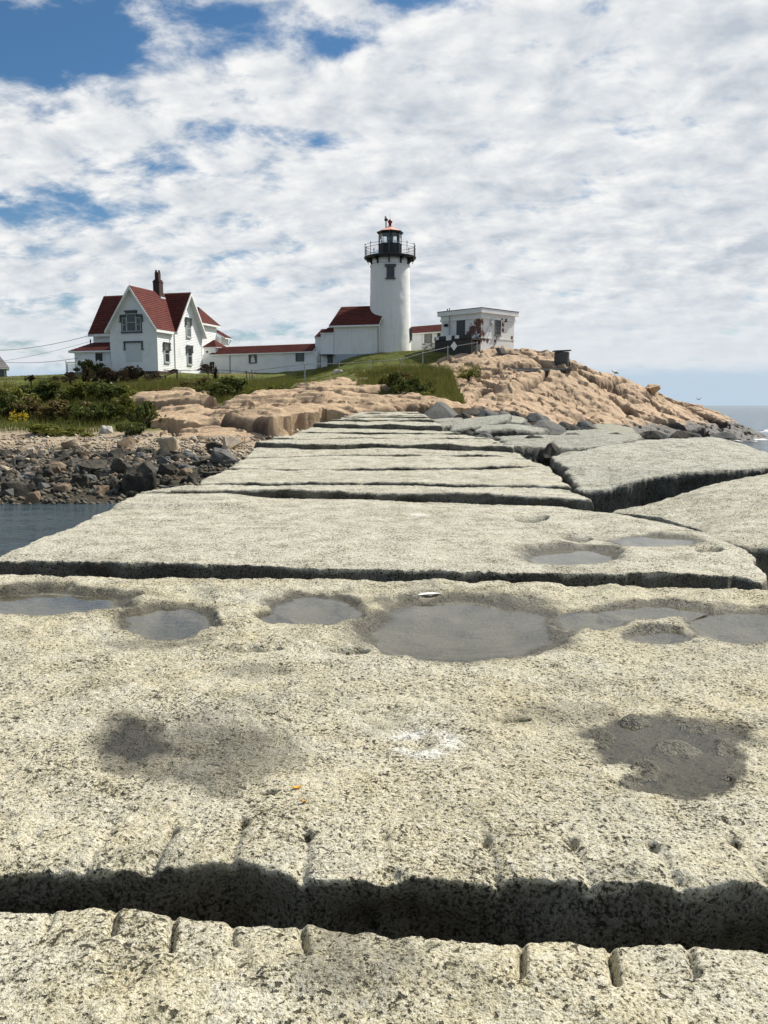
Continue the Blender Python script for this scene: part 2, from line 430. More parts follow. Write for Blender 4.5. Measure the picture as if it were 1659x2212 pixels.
M['pink_rock'] = rock_mat('pink_rock', (0.52, 0.385, 0.245), (0.43, 0.305, 0.20), (0.31, 0.19, 0.125), wetline=0.25)
M['grey_rock'] = rock_mat('grey_rock', (0.115, 0.115, 0.112), (0.16, 0.158, 0.145), (0.07, 0.07, 0.066), scale=2.2)
M['dark_stone'] = rock_mat('dark_stone', (0.046, 0.043, 0.037), (0.085, 0.078, 0.062), (0.022, 0.021, 0.018), scale=2.2)
M['pale_stone'] = rock_mat('pale_stone', (0.46, 0.38, 0.27), (0.40, 0.34, 0.26), (0.30, 0.24, 0.17), scale=2.2)
M['white_stone'] = rock_mat('white_stone', (0.52, 0.49, 0.43), (0.45, 0.42, 0.37), (0.36, 0.34, 0.30), scale=2.2)
M['brown_stone'] = rock_mat('brown_stone', (0.20, 0.145, 0.095), (0.26, 0.20, 0.14), (0.12, 0.09, 0.06), scale=2.2)

def plain(name, col, rough=0.6, var=0.12, scale=6.0, metal=0.0, bmp=0.0, spec=0.4):
    m, t, b, o = new_mat(name)
    p = ocoord(t); n = noise(t, p, scale, 5.0, 0.6)
    c2 = tuple(max(0.0, c * (1 - 2.2 * var)) for c in col)
    setc(t, b, mixc(t, sstep(t, n, 0.45, 0.75), col, c2), rough, bump(t, noise(t, p, scale * 6, 3.0), bmp, 0.01) if bmp else None, spec)
    b.inputs['Metallic'].default_value = metal
    return m
M['white_paint'] = plain('white_paint', (0.80, 0.80, 0.785), 0.55, 0.05, 1.5)
M['clapboard'] = plain('clapboard', (0.79, 0.80, 0.795), 0.6, 0.06, 0.9)
M['trim_grey'] = plain('trim_grey', (0.075, 0.09, 0.095), 0.6, 0.15)
M['sash'] = plain('sash', (0.42, 0.45, 0.45), 0.6, 0.1)
M['black_iron'] = plain('black_iron', (0.014, 0.016, 0.018), 0.45, 0.2)
M['dark_wood'] = plain('dark_wood', (0.055, 0.05, 0.045), 0.8, 0.2, 4, bmp=0.3)
M['grey_wood'] = plain('grey_wood', (0.21, 0.195, 0.165), 0.85, 0.2, 9, bmp=0.3)
M['galv'] = plain('galvanised_steel', (0.34, 0.35, 0.34), 0.45, 0.15, 8, metal=0.6)
M['concrete'] = plain('concrete', (0.095, 0.092, 0.085), 0.9, 0.25, 3, bmp=0.4)
M['plinth'] = plain('plinth', (0.40, 0.44, 0.48), 0.8, 0.12, 1.5, bmp=0.2)
M['red_metal'] = plain('red_metal', (0.80, 0.40, 0.29), 0.42, 0.06, 1.2, spec=0.5)
M['finial_red'] = plain('finial_red', (0.24, 0.018, 0.016), 0.35, 0.1)
M['board'] = plain('board', (0.60, 0.63, 0.64), 0.7, 0.04)
M['cladding_grey'] = plain('weathered_shingle', (0.20, 0.19, 0.18), 0.85, 0.2, 5, bmp=0.4)
M['dark_open'] = plain('dark_interior', (0.012, 0.013, 0.015), 0.5, 0.1)
M['brick'] = plain('brick_masonry', (0.062, 0.036, 0.030), 0.9, 0.3, 7, bmp=0.5)
M['sign_white'] = plain('sign_white', (0.78, 0.79, 0.79), 0.5, 0.03)
M['wire'] = plain('wire', (0.05, 0.055, 0.06), 0.6, 0.1)
M['feather'] = plain('feather_white', (0.80, 0.79, 0.76), 0.7, 0.06, 30)
M['leaf_yellow'] = plain('yellow_leaf', (0.62, 0.30, 0.02), 0.6, 0.15, 30)
M['driftwood'] = plain('driftwood', (0.50, 0.47, 0.41), 0.85, 0.12, 6, bmp=0.3)

def shingle_mat():
    m, t, b, o = new_mat('red_shingle')
    p = ocoord(t)
    tex = node(t, 'ShaderNodeTexVoronoi', {'Vector': vscale(t, p, (2.2, 2.2, 5.0)), 'Scale': 1.0, 'Randomness': 0.8}, feature='F1')
    n = noise(t, p, 1.1, 5.0, 0.6); r = noise(t, tex.outputs['Color'], 3.0, 0.0)
    col = mixc(t, tex.outputs['Color'], (0.135, 0.031, 0.023), (0.075, 0.018, 0.015))
    col = mixc(t, sstep(t, n, 0.45, 0.75), col, (0.105, 0.032, 0.025))
    setc(t, b, col, 0.85, bump(t, noise(t, p, 60, 3.0), 0.4, 0.01), 0.2)
    return m
M['shingle'] = shingle_mat()
def stucco_mat():
    m, t, b, o = new_mat('whitewashed_masonry')
    p = ocoord(t)
    n = noise(t, p, 0.8, 6.0, 0.6, 0.4); n2 = noise(t, vscale(t, p, (3, 3, 0.35)), 1.6, 5.0, 0.6); n3 = noise(t, p, 9, 5.0, 0.65)
    col = mixc(t, mth(t, 'MULTIPLY', sstep(t, n2, 0.48, 0.74), 0.5), (0.79, 0.79, 0.765), (0.60, 0.60, 0.56))
    col = mixc(t, mth(t, 'MULTIPLY', sstep(t, n, 0.55, 0.8), 0.5), col, (0.58, 0.59, 0.575))
    col = mixc(t, mth(t, 'MULTIPLY', sstep(t, n3, 0.64, 0.74), 0.5), col, (0.48, 0.46, 0.42))
    setc(t, b, col, 0.75, bump(t, n3, 0.6, 0.05), 0.3)
    return m
M['stucco'] = stucco_mat()
def peel_mat():
    """white paint flaking off brick; bare places listed in the building's own coordinates"""
    m, t, b, o = new_mat('peeling_paint')
    p = ocoord(t); w = noise(t, p, 2.9, 6.0, 0.75)
    acc = None
    for (c, r) in (((0, 0.35, 2.75), 0.55), ((0, 0.9, 2.25), 0.55), ((0, 1.35, 1.85), 0.42), ((0, 0.25, 2.2), 0.42), ((0, 0.3, 1.25), 0.42), ((0, 0.1, 1.7), 0.22),
                   ((0.2, 0, 1.9), 0.30), ((0.45, 0, 1.45), 0.28), ((0.9, 0, 1.3), 0.26), ((0.15, 0, 1.35), 0.2), ((3.1, 0, 2.85), 0.22), ((3.1, 0, 2.35), 0.22), ((4.45, 0, 1.75), 0.2), ((4.5, 0, 1.55), 0.2), ((2.0, 0, 1.35), 0.14)):
        d = node(t, 'ShaderNodeVectorMath', {0: p, 1: c}, operation='DISTANCE').outputs[1]
        v = mth(t, 'SUBTRACT', 1.0, mth(t, 'DIVIDE', d, r))
        acc = v if acc is None else mth(t, 'MAXIMUM', acc, v)
    bare = sstep(t, mth(t, 'ADD', acc, mth(t, 'MULTIPLY', mth(t, 'SUBTRACT', w, 0.5), 3.4)), 0.10, 0.18)
    n2 = noise(t, p, 1.2, 5.0, 0.6)
    n5 = noise(t, p, 7.0, 5.0, 0.7)
    paint = mixc(t, mth(t, 'MULTIPLY', sstep(t, n2, 0.5, 0.75), 0.5), (0.78, 0.78, 0.75), (0.58, 0.56, 0.50))
    paint = mixc(t, mth(t, 'MULTIPLY', sstep(t, n5, 0.62, 0.70), 0.5), paint, (0.42, 0.38, 0.33))
    brk = mixc(t, noise(t, p, 6, 4.0), (0.22, 0.085, 0.06), (0.085, 0.065, 0.055))
    setc(t, b, mixc(t, bare, paint, brk), 0.8, bump(t, mth(t, 'SUBTRACT', 1.0, bare), 0.5, 0.02), 0.3)
    return m
M['peel'] = peel_mat()
def glass_mat(name, col=(0.02, 0.025, 0.03), rough=0.04):
    m, t, b, o = new_mat(name); p = ocoord(t)
    setc(t, b, mixc(t, noise(t, p, 1.5, 3.0), col, tuple(c * 1.8 for c in col)), rough, bump(t, noise(t, p, 1.2, 2.0), 0.15, 0.05), 0.5)
    return m
M['pane'] = glass_mat('window_pane', (0.02, 0.025, 0.028), 0.12)
M['pane_blind'] = glass_mat('blind_pane', (0.10, 0.105, 0.10), 0.2)
M['pane_curtain'] = glass_mat('curtain_pane', (0.42, 0.43, 0.42), 0.3)
def clear_glass():
    m, t, b, o = new_mat('lantern_glass'); t.nodes.remove(b)
    tr = node(t, 'ShaderNodeBsdfTransparent', {0: (0.86, 0.90, 0.90)}); gl = node(t, 'ShaderNodeBsdfGlossy', {0: (1, 1, 1), 1: 0.02})
    fr = node(t, 'ShaderNodeFresnel', {0: 1.5}); mx = node(t, 'ShaderNodeMixShader', {0: fr.outputs[0], 1: tr.outputs[0], 2: gl.outputs[0]})
    t.links.new(mx.outputs[0], o.inputs[0]); return m
M['lantern_glass'] = clear_glass()
def puddle_mat():
    m, t, b, o = new_mat('puddle_water'); t.nodes.remove(b)
    p = wcoord(t)
    bp = bump(t, noise(t, vscale(t, p, (1, 1.6, 1)), 14.0, 3.0, 0.5), 0.10, 0.004)
    tr = node(t, 'ShaderNodeBsdfTransparent', {0: (0.80, 0.79, 0.74)}); gl = node(t, 'ShaderNodeBsdfGlossy', {0: (1, 1, 1), 1: 0.05, 'Normal': bp})
    fr = node(t, 'ShaderNodeFresnel', {0: 1.33, 'Normal': bp}); mx = node(t, 'ShaderNodeMixShader', {0: fr.outputs[0], 1: tr.outputs[0], 2: gl.outputs[0]})
    t.links.new(mx.outputs[0], o.inputs[0]); return m
M['puddle'] = puddle_mat()
def sea_mat():
    m, t, b, o = new_mat('sea_water'); p = wcoord(t)
    n1 = noise(t, vscale(t, p, (0.55, 1.0, 1)), 0.9, 5.0, 0.55, 0.4); n2 = noise(t, vscale(t, p, (0.6, 1.0, 1)), 5.0, 5.0, 0.6, 0.3); n3 = noise(t, vscale(t, p, (0.5, 1.0, 1)), 0.12, 4.0, 0.55)
    h = mth(t, 'ADD', mth(t, 'MULTIPLY', n1, 0.8), mth(t, 'MULTIPLY', n2, 0.22)); h = mth(t, 'ADD', h, mth(t, 'MULTIPLY', n3, 2.0))
    col = mixc(t, n3, (0.022, 0.042, 0.055), (0.034, 0.060, 0.072))
    setc(t, b, col, 0.10, bump(t, h, 1.0, 0.45), 0.5); b.inputs['IOR'].default_value = 1.33
    return m
M['sea'] = sea_mat()
def foam_mat():
    m, t, b, o = new_mat('sea_foam'); p = wcoord(t)
    setc(t, b, mixc(t, noise(t, p, 5, 4.0), (0.85, 0.87, 0.88), (0.6, 0.64, 0.66)), 0.7); return m
M['foam'] = foam_mat()
def ground_mat():
    m, t, b, o = new_mat('grass_and_beach'); p = wcoord(t)
    n0 = noise(t, p, 0.18, 5.0, 0.6, 0.6); n1 = noise(t, p, 0.9, 6.0, 0.65, 0.3); n2 = noise(t, p, 6.0, 5.0, 0.65); n3 = noise(t, p, 25.0, 3.0, 0.6)
    g = mixc(t, sstep(t, n1, 0.38, 0.62), (0.085, 0.115, 0.020), (0.135, 0.140, 0.034))
    g = mixc(t, mth(t, 'MULTIPLY', sstep(t, n0, 0.45, 0.7), 0.75), g, (0.19, 0.155, 0.055))
    g = mixc(t, mth(t, 'MULTIPLY', sstep(t, n2, 0.42, 0.7), 0.45), g, (0.045, 0.065, 0.014))
    s = mixc(t, sstep(t, n1, 0.4, 0.65), (0.42, 0.345, 0.24), (0.33, 0.255, 0.17))
    s = mixc(t, mth(t, 'MULTIPLY', sstep(t, n2, 0.48, 0.66), 0.75), s, (0.16, 0.12, 0.085))
    s = mixc(t, mth(t, 'MULTIPLY', sstep(t, n3, 0.52, 0.7), 0.6), s, (0.50, 0.43, 0.33))
    z = node(t, 'ShaderNodeSeparateXYZ', {0: p}).outputs[2]
    zz = mth(t, 'ADD', z, mth(t, 'MULTIPLY', mth(t, 'SUBTRACT', n1, 0.5), 0.8))
    wetz = mth(t, 'SUBTRACT', 1.0, sstep(t, zz, 0.80, 1.05))
    weed = mixc(t, n2, (0.020, 0.018, 0.013), (0.050, 0.042, 0.026))
    s = mixc(t, mth(t, 'MULTIPLY', wetz, 0.92), s, weed)
    col = mixc(t, sstep(t, zz, 1.45, 1.75), s, g)
    h = mth(t, 'ADD', n2, mth(t, 'MULTIPLY', n3, 0.4))
    setc(t, b, col, 0.9, bump(t, h, 0.8, 0.12), 0.2)
    return m
M['ground'] = ground_mat()
def leaf_mat(name, cols, trans=0.35):
    m, t, b, o = new_mat(name); t.nodes.remove(b)
    ri = t.nodes.new('ShaderNodeNewGeometry').outputs['Random Per Island']
    n = noise(t, wcoord(t), 1.3, 4.0, 0.6)
    f = mth(t, 'ADD', mth(t, 'MULTIPLY', ri, 0.6), mth(t, 'MULTIPLY', n, 0.5))
    k = len(cols); col = ramp(t, f, [(0.15 + 0.7 * i / (k - 1), c) for i, c in enumerate(cols)])
    d = node(t, 'ShaderNodeBsdfDiffuse', {0: col}); tl = node(t, 'ShaderNodeBsdfTranslucent', {0: col}); g = node(t, 'ShaderNodeBsdfGlossy', {0: (1, 1, 1), 1: 0.45})
    mx = node(t, 'ShaderNodeMixShader', {0: trans, 1: d.outputs[0], 2: tl.outputs[0]}); mx2 = node(t, 'ShaderNodeMixShader', {0: 0.012, 1: mx.outputs[0], 2: g.outputs[0]})
    t.links.new(mx2.outputs[0], o.inputs[0]); return m
M['leaf_dark'] = leaf_mat('dark_leaves', [(0.026, 0.042, 0.012), (0.070, 0.090, 0.022), (0.135, 0.145, 0.036)])
M['leaf_mid'] = leaf_mat('green_leaves', [(0.060, 0.080, 0.014), (0.140, 0.155, 0.030), (0.215, 0.20, 0.050)])
M['leaf_brown'] = leaf_mat('dry_leaves', [(0.065, 0.045, 0.020), (0.13, 0.092, 0.038), (0.14, 0.125, 0.040)])
M['leaf_red'] = leaf_mat('vine_leaves', [(0.026, 0.028, 0.014), (0.050, 0.040, 0.022), (0.085, 0.048, 0.032)])
M['grass_blade'] = leaf_mat('grass_blades', [(0.065, 0.090, 0.016), (0.13, 0.145, 0.030), (0.20, 0.17, 0.06)])
M['flower'] = leaf_mat('goldenrod', [(0.50, 0.36, 0.02), (0.62, 0.46, 0.04)])
M['bark'] = plain('bark', (0.07, 0.055, 0.04), 0.9, 0.2, 10)

# ------------------------------------------------------------------ land surface (surveyed points, thin-plate spline)
CTRL = [(-20.4, 75.6, 5.72), (-25, 76.8, 5.65), (-18, 84, 6.1), (-30, 80, 5.9), (-24, 90, 5.9), (-17, 83.5, 6.1), (-12, 80.8, 6.05), (-7, 78.2, 6.15),
        (.5, 80, 7.95), (4, 82, 7.95), (.5, 77.4, 7.75), (-60, 60, 3), (-60, 90, 5), (-45, 46, 1.4), (-45, 33, .7), (-45, 110, 4.4), (-30, 112, 4),
        (-24, 20, -1), (-8, 20, -1), (-5, 27, -.25), (0, 30, .2), (0, 42, 1.3), (0, 15, -1.5), (0, 5, -2.5), (5, 20, -1.5), (8, 38, .2), (13, 48, .5),
        (30, 60, -2.5), (45, 75, -3), (45, 100, -3), (22, 48, -2), (60, 130, -3), (46, 92, -2.0), (41, 90, -1.0), (36, 72, -1.5), (0, 100, 5), (25, 104, .5), (-20, 110, 4), (0, 125, 2), (10, 86, 6.9), (16, 86, 5.3), (22, 89, 3.6), (30, 93, 0.6), (40, 104, -1)]
for q in [(700, 800, 77), (760, 772, 77), (960, 758, 76), (1035, 770, 74), (544, 831, 69), (658, 824, 69), (733, 817, 69), (864, 794, 70), (913, 791, 71), (967, 781, 72),
          (700, 822, 67), (800, 822, 67), (900, 893, 52), (780, 888, 53), (350, 835, 63), (420, 842, 62), (560, 862, 57), (690, 885, 51), (560, 952, 42), (400, 938, 46), (480, 948, 43.5),
          (0, 838, 64), (68, 845, 64), (200, 838, 66), (300, 836, 66), (0, 940, 46), (150, 940, 46), (300, 937, 46.5), (100, 884, 56), (250, 892, 54),
          (0, 1000, 33), (200, 1000, 33), (400, 985, 35), (0, 1088, 25.3), (200, 1088, 25.3), (330, 1060, 27), (480, 1000, 31), (0, 828, 88), (100, 826, 88),
          (889, 802, 71), (962, 788, 72), (1104, 772, 75), (1160, 779, 75), (1236, 789, 75), (1283, 805, 76), (1349, 817, 77), (1396, 836, 78), (1443, 863, 79), (1499, 885, 80), (1560, 898, 82), (1594, 912, 83), (1625, 935, 82),
          (920, 882, 54), (991, 886, 53), (1104, 898, 53), (1226, 928, 56), (1325, 940, 60), (1400, 948, 63), (1500, 952, 67), (1659, 953, 72),
          (1100, 832, 65), (1200, 852, 66), (1300, 862, 68), (1400, 897, 70), (1500, 912, 75), (950, 842, 62), (860, 862, 57)]:
    CTRL.append(tuple(at(*q)))
CT = np.array(CTRL)
def _U(r2): return np.where(r2 > 1e-9, 0.5 * r2 * np.log(np.maximum(r2, 1e-9)), 0)
_n = len(CT); _K = _U((CT[:, None, 0] - CT[None, :, 0]) ** 2 + (CT[:, None, 1] - CT[None, :, 1]) ** 2) + np.eye(_n) * 2.0
_Q = np.c_[np.ones(_n), CT[:, :2]]
_A = np.zeros((_n + 3, _n + 3)); _A[:_n, :_n] = _K; _A[:_n, _n:] = _Q; _A[_n:, :_n] = _Q.T
_w = np.linalg.solve(_A, np.r_[CT[:, 2], 0, 0, 0])
def T(X, Y):
    X = np.asarray(X, float); Y = np.asarray(Y, float); sh = X.shape
    x, y = X.reshape(-1), Y.reshape(-1); r = _w[_n] + _w[_n + 1] * x + _w[_n + 2] * y
    for i in range(_n): r = r + _w[i] * _U((x - CT[i, 0]) ** 2 + (y - CT[i, 1]) ** 2)
    return r.reshape(sh)
def gz(X, Y): return float(T(np.array([X]), np.array([Y]))[0])
def ground_at(px_, py_, y0=22.0, y1=95.0):
    """first land point along the sight line through grid position (px_, py_)"""
    Ys = np.linspace(y0, y1, 300); a = at(px_, py_, 1.0); 
    Xs = a.x * Ys; Zs = EYE + (a.z - EYE) * Ys
    hit = np.nonzero(T(Xs, Ys) >= Zs)[0]
    i = hit[0] if len(hit) else 150
    return Vector((Xs[i], Ys[i], float(T(Xs[i:i + 1], Ys[i:i + 1])[0])))

def sea():
    mb = MB(); R = 9000; n = 96
    rad = [4, 30, 60, 120, 250, 600, 1500, 4000, R]
    vs = [(0, 40, 0)]; fs = []
    for r in rad:
        for i in range(n):
            t = 2 * math.pi * i / n; vs.append((r * math.cos(t), 40 + r * math.sin(t), 0))
    for i in range(n): fs.append((0, 1 + i, 1 + (i + 1) % n))
    for k in range(len(rad) - 1):
        for i in range(n): fs.append((1 + k * n + i, 1 + (k + 1) * n + i, 1 + (k + 1) * n + (i + 1) % n, 1 + k * n + (i + 1) % n))
    mb.add(vs, fs); return mb.build('sea', M['sea'])
tag(sea(), kind='structure')

# ------------------------------------------------------------------ bedrock: jointed, rounded coastal granite
def bedrock(name, x0, x1, y0, y1, step, mask, amp, seed, mat, stretch=(1, 1), rot=0.0, big=3.2, lift=0.35, crag=1.0):
    xs = np.arange(x0, x1, step); ys = np.arange(y0, y1, step)
    X, Y = np.meshgrid(xs, ys)
    wx = X + 0.55 * fbm(X, Y, scale=0.45, octv=3, seed=seed + 50); wy = Y + 0.55 * fbm(X, Y, scale=0.45, octv=3, seed=seed + 60)
    c, s = math.cos(rot), math.sin(rot)
    u = (wx * c + wy * s) / stretch[0]; v = (-wx * s + wy * c) / stretch[1]
    keep = sm(fbm(X, Y, scale=0.17, octv=3, seed=seed + 70), -0.05, 0.30)   # broken areas between smooth whalebacks
    D = 0.0; crack = np.zeros_like(X); cell = None
    for lev, (f, off, tilt, dep, wd, kk) in enumerate([(1.0, 1.15, 0.62, 0.80, 0.22, 1.0), (0.40, 0.62 * crag, 0.80 * crag, 0.50, 0.16, 0.16), (0.14, 0.22 * crag, 0.55 * crag, 0.18, 0.10, 0.10)]):
        L_ = big * f; f1, f2, r1, r2, r3, ox, oy = worley(u / L_ + lev * 3.7, v / L_, seed + lev * 9)
        e = (f2 - f1) * L_; kp = kk + (1 - kk) * keep
        ck = np.exp(-(e / wd) ** 2)
        D = D + kp * ((r1 - 0.5) * off + ((r2 - 0.5) * ox + (r3 - 0.35) * oy) * tilt * L_ * 0.45 - dep * ck)
        crack = np.maximum(crack, ck * kp * (1.0 if lev < 2 else 0.6))
        if lev == 1: cell = (X - (c * stretch[0] * ox - s * stretch[1] * oy) * L_, Y - (s * stretch[0] * ox + c * stretch[1] * oy) * L_)
    # exfoliation sheets: low terraces with sharp risers
    tr = 1.3 * fbm(u, v, scale=0.20, octv=4, seed=seed + 40, gain=0.5)
    st = 0.34; qf = tr / st; fr = qf - np.floor(qf); terr = (np.floor(qf) + sm(fr, 0.44, 0.56)) * st
    D = amp * (D * 0.85 + terr * 0.55 + 0.06 * fbm(X, Y, scale=2.2, octv=4, seed=seed + 20, gain=0.6))
    D = D * np.interp(X, [24, 38], [1, 0.45])
    m = 0.75 * mask(cell[0], cell[1], seed) + 0.25 * mask(X, Y, seed)
    Z = T(X, Y) + lift * m + D * np.clip(m, 0, 1) - 1.5 * (1 - sm(m, 0.08, 0.62))
    crack = crack.clip(0, 1) * (0.35 + 0.65 * sm(fbm(X, Y, scale=0.5, octv=3, seed=seed + 75), -0.4, 0.4))
    # horizontal push so that steps become steep, craggy faces
    Xo = X + amp * 0.13 * fbm(X, Z, Y, scale=1.4, octv=4, seed=seed + 80); Yo = Y + amp * 0.17 * fbm(X, Z, Y, scale=1.4, octv=4, seed=seed + 90)
    me = grid_mesh(name, np.stack([Xo, Yo, Z], -1), [mat], attrs={'crack': crack.clip(0, 1)})
    o = link(bpy.data.objects.new(name, me))
    me.set_sharp_from_angle(angle=math.radians(42))
    return tag(o, kind='structure')
def headland_mask(X, Y, seed):
    px_, py_ = proj(X, Y, T(X, Y))
    n = fbm(X, Y, scale=0.35, octv=4, seed=seed + 100)
    # left boundary follows the lawn edge, front boundary the riprap
    lb = np.interp(Y, [50, 54, 60, 66, 71, 74, 78, 90], [4.0, 4.2, 5.2, 4.2, 2.8, 7.2, 12.5, 14.0])
    m = sm(X - lb + n * 0.7, -0.6, 1.2) * sm(Y - (49.5 + 0.25 * np.maximum(X - 8, 0)) + n, 0, 2.5)
    return m
HEAD = bedrock('headland_rock', 1.0, 46.0, 47.0, 92.0, 0.105, headland_mask, 1.0, 11, M['tan_rock'], (1.5, 0.85), 0.35, 6.0, -0.08, 1.0)
def ledge_mask(X, Y, seed):
    n = fbm(X, Y, scale=0.3, octv=4, seed=seed + 100)
    px_, py_ = proj(X, Y, T(X, Y))
    # two whalebacks in plan: one left of the breakwater root, one running back to the lawn
    def ell(cx, cy, rx, ry, r):
        c, s = math.cos(r), math.sin(r); dx_, dy_ = X - cx, Y - cy
        return 1 - np.hypot((dx_ * c + dy_ * s) / rx, (-dx_ * s + dy_ * c) / ry)
    m = ell(-8.2, 47.5, 4.6, 6.6, 0.35)
    m = np.maximum(m, ell(-14.4, 57.0, 2.7, 5.2, 0.35))
    m = np.maximum(m, ell(-12.0, 51.5, 2.8, 4.0, 0.3))
    m = np.maximum(m, ell(-5.6, 53.5, 3.8, 3.6, 0.0))
    m = np.maximum(m, ell(-1.6, 56, 4.6, 5.6, 0.2)); m = np.maximum(m, ell(-4.2, 51.0, 4.4, 4.4, 0.0)); m = np.maximum(m, ell(-9.6, 51.2, 3.4, 3.2, 0.0)); m = np.maximum(m, ell(1.2, 54.0, 3.4, 4.0, 0.0))
    m = np.maximum(m, ell(-2.9, 62.0, 3.6, 6.0, 0.0))
    return sm(m + n * 0.10, 0.0, 0.22)
bedrock('rock_ledge', -26.0, 5.5, 37.0, 71.0, 0.11, ledge_mask, 0.70, 23, M['pink_rock'], (1.9, 0.8), -0.25, 5.2, 0.40, 0.62)
def land():
    xs = np.linspace(-75, 62, 330); ys = np.concatenate([np.linspace(12, 60, 190), np.linspace(60.2, 96, 120), np.linspace(97, 150, 30)])
    X, Y = np.meshgrid(xs, ys); Z = T(X, Y)
    Z = Z + 0.10 * fbm(X, Y, scale=0.5, octv=5, seed=3) * sm(Z, -1, 1.5)
    Z = Z - 1.3 * sm(headland_mask(X, Y, 11), 0.35, 0.8) - 0.9 * sm(ledge_mask(X, Y, 23), 0.4, 0.9)
    edge = np.minimum(np.minimum(X + 75, 62 - X), np.minimum(150 - Y, Y - 12)); Z = np.where(edge < 6, Z - (6 - edge) * 1.2, Z)
    return grid_mesh('ground', np.stack([X, Y, Z], -1), [M['ground']])
tag(link(bpy.data.objects.new('ground', land())), kind='structure')
_hv = np.empty(len(HEAD.data.vertices) * 3, dtype=np.float32); HEAD.data.vertices.foreach_get('co', _hv); _hv = _hv.reshape(-1, 3)
def rock_z(x, y, r=0.3):
    """height of the headland rock at a plan position"""
    k = (np.abs(_hv[:, 0] - x) < r) & (np.abs(_hv[:, 1] - y) < r)
    return float(np.median(_hv[k, 2])) if k.any() else gz(x, y)

# ------------------------------------------------------------------ breakwater blocks
def curve(pts, u):
    p = np.array([tuple(q) for q in pts], float)
    d = np.r_[0, np.cumsum(np.hypot(np.diff(p[:, 0]), np.diff(p[:, 1])))]; d /= d[-1]
    return np.stack([np.interp(u, d, p[:, k]) for k in range(3)], -1)
DROPS = np.array([0.012, 0.03, 0.055, 0.085, 0.12, 0.17, 0.24, 0.35, 0.55, 0.9, 1.5, 2.3])
def slab(name, front, back, nu, nv, seed, parent=None, mat='granite', rnd=0.05, und=0.02, grit=0.006, wob=0.03, detail=None, vs=None, drops=DROPS, tone=0.5, face=0.03, us=None, algae=1.0, under=0.03, rbow=0.0):
    """one quarried block: top surface between a front and a back edge, rounded arrises, rough split sides"""
    k = len(drops)
    u = np.linspace(0, 1, nu) if us is None else us
    v = np.linspace(0, 1, nv) if vs is None else vs
    nu, nv = len(u), len(v)
    ui = np.r_[np.zeros(k), u, np.ones(k)]; vi = np.r_[np.zeros(k), v, np.ones(k)]
    du_ = np.r_[drops[::-1], np.zeros(nu), drops]; dv_ = np.r_[drops[::-1], np.zeros(nv), drops]
    F, B = curve(front, ui), curve(back, ui)
    U, Vv = np.meshgrid(ui, vi)
    P3 = F[None] * (1 - Vv[..., None]) + B[None] * Vv[..., None]
    if rbow: P3[..., 0] += U ** 3 * rbow * np.sin(math.pi * Vv) ** 0.8
    drop = np.maximum(du_[None, :], dv_[:, None])
    X, Y, Z = P3[..., 0].copy(), P3[..., 1].copy(), P3[..., 2].copy()
    wid = np.hypot(*(F[-1] - F[0])[:2]) * 0.5 + np.hypot(*(B[-1] - B[0])[:2]) * 0.5
    dep = np.hypot(*(B[nu // 2 + k] - F[nu // 2 + k])[:2])
    eu0, eu1, ev0, ev1 = U * wid, (1 - U) * wid, Vv * dep, (1 - Vv) * dep
    # wavy edges
    nzf = fbm(X, Y, scale=2.4, octv=6, seed=seed + 1, gain=0.66)
    gy = wob * (nzf) * (np.exp(-ev0 / 0.25) + np.exp(-ev1 / 0.25)); gx = wob * 1.6 * fbm(X, Y, scale=1.3, octv=4, seed=seed + 2) * (np.exp(-eu0 / 0.3) + np.exp(-eu1 / 0.3))
    X = X + gx; Y = Y + gy
    # rounded, chipped arris
    chip = 1 + 0.6 * fbm(X, Y, scale=3.0, octv=3, seed=seed + 5).clip(-0.8, 1.5)
    def rd(d, r): d = np.clip(d, 0, r); return r - np.sqrt(np.maximum(r * r - (r - d) ** 2, 0))
    c1, c2, cr1, _, _, _, _ = worley(X * 7.0, Y * 7.0, seed + 6)
    r = rnd * chip * (1 + 2.2 * np.clip(cr1 - 0.62, 0, 1) * sm(c2 - c1, 0.0, 0.25))
    arr = np.maximum(np.maximum(rd(eu0, r * 1.4), rd(eu1, r * 1.4)), np.maximum(rd(ev0, r), rd(ev1, r)))
    top = (drop == 0)
    hz = und * fbm(X, Y, scale=0.9, octv=4, seed=seed + 7) + grit * 1.0 * fbm(X, Y, scale=14.0, octv=5, seed=seed + 8, gain=0.66)
    wet = np.zeros_like(X); stain = np.zeros_like(X); silt = np.zeros_like(X); guano = np.zeros_like(X)
    if detail:
        PX, PY = proj(P3[..., 0], P3[..., 1], P3[..., 2])
        hz, wet, stain, silt, guano = detail(X, Y, PX, PY, hz, ev0, ev1, eu0, eu1)
    Z = Z - arr + hz - drop
    # side faces: outward push with noise
    nx = np.where(U <= 0, -1.0, np.where(U >= 1, 1.0, 0.0)); ny = np.where(Vv <= 0, -1.0, np.where(Vv >= 1, 1.0, 0.0))
    f = fbm(X, Y, Z, scale=2.2, octv=5, seed=seed + 11, gain=0.66) * face * 2.2 * sm(drop, 0, 0.12)
    bul = -under * sm(drop, 0, 0.25)
    X = X + nx * (f + bul); Y = Y + ny * (f + bul)
    zz = Z
    alg = algae * (1 - sm(zz + 0.3 * fbm(X, Y, Z, scale=1.2, octv=3, seed=5), 0.7, 1.35))
    edge_n = (0.035 if mat == 'granite' and rnd < 0.05 else 0.012) * fbm(X, Y, scale=5.0, octv=3, seed=seed + 14)
    split = sm(drop + arr * 0.9 + edge_n * (drop + arr > 0.004), 0.005, 0.022) * (0.80 + 0.2 * np.clip(fbm(X, Y, Z, scale=2.0, octv=3, seed=seed + 19), -1, 1))  # mask of the side faces that get the painted shade
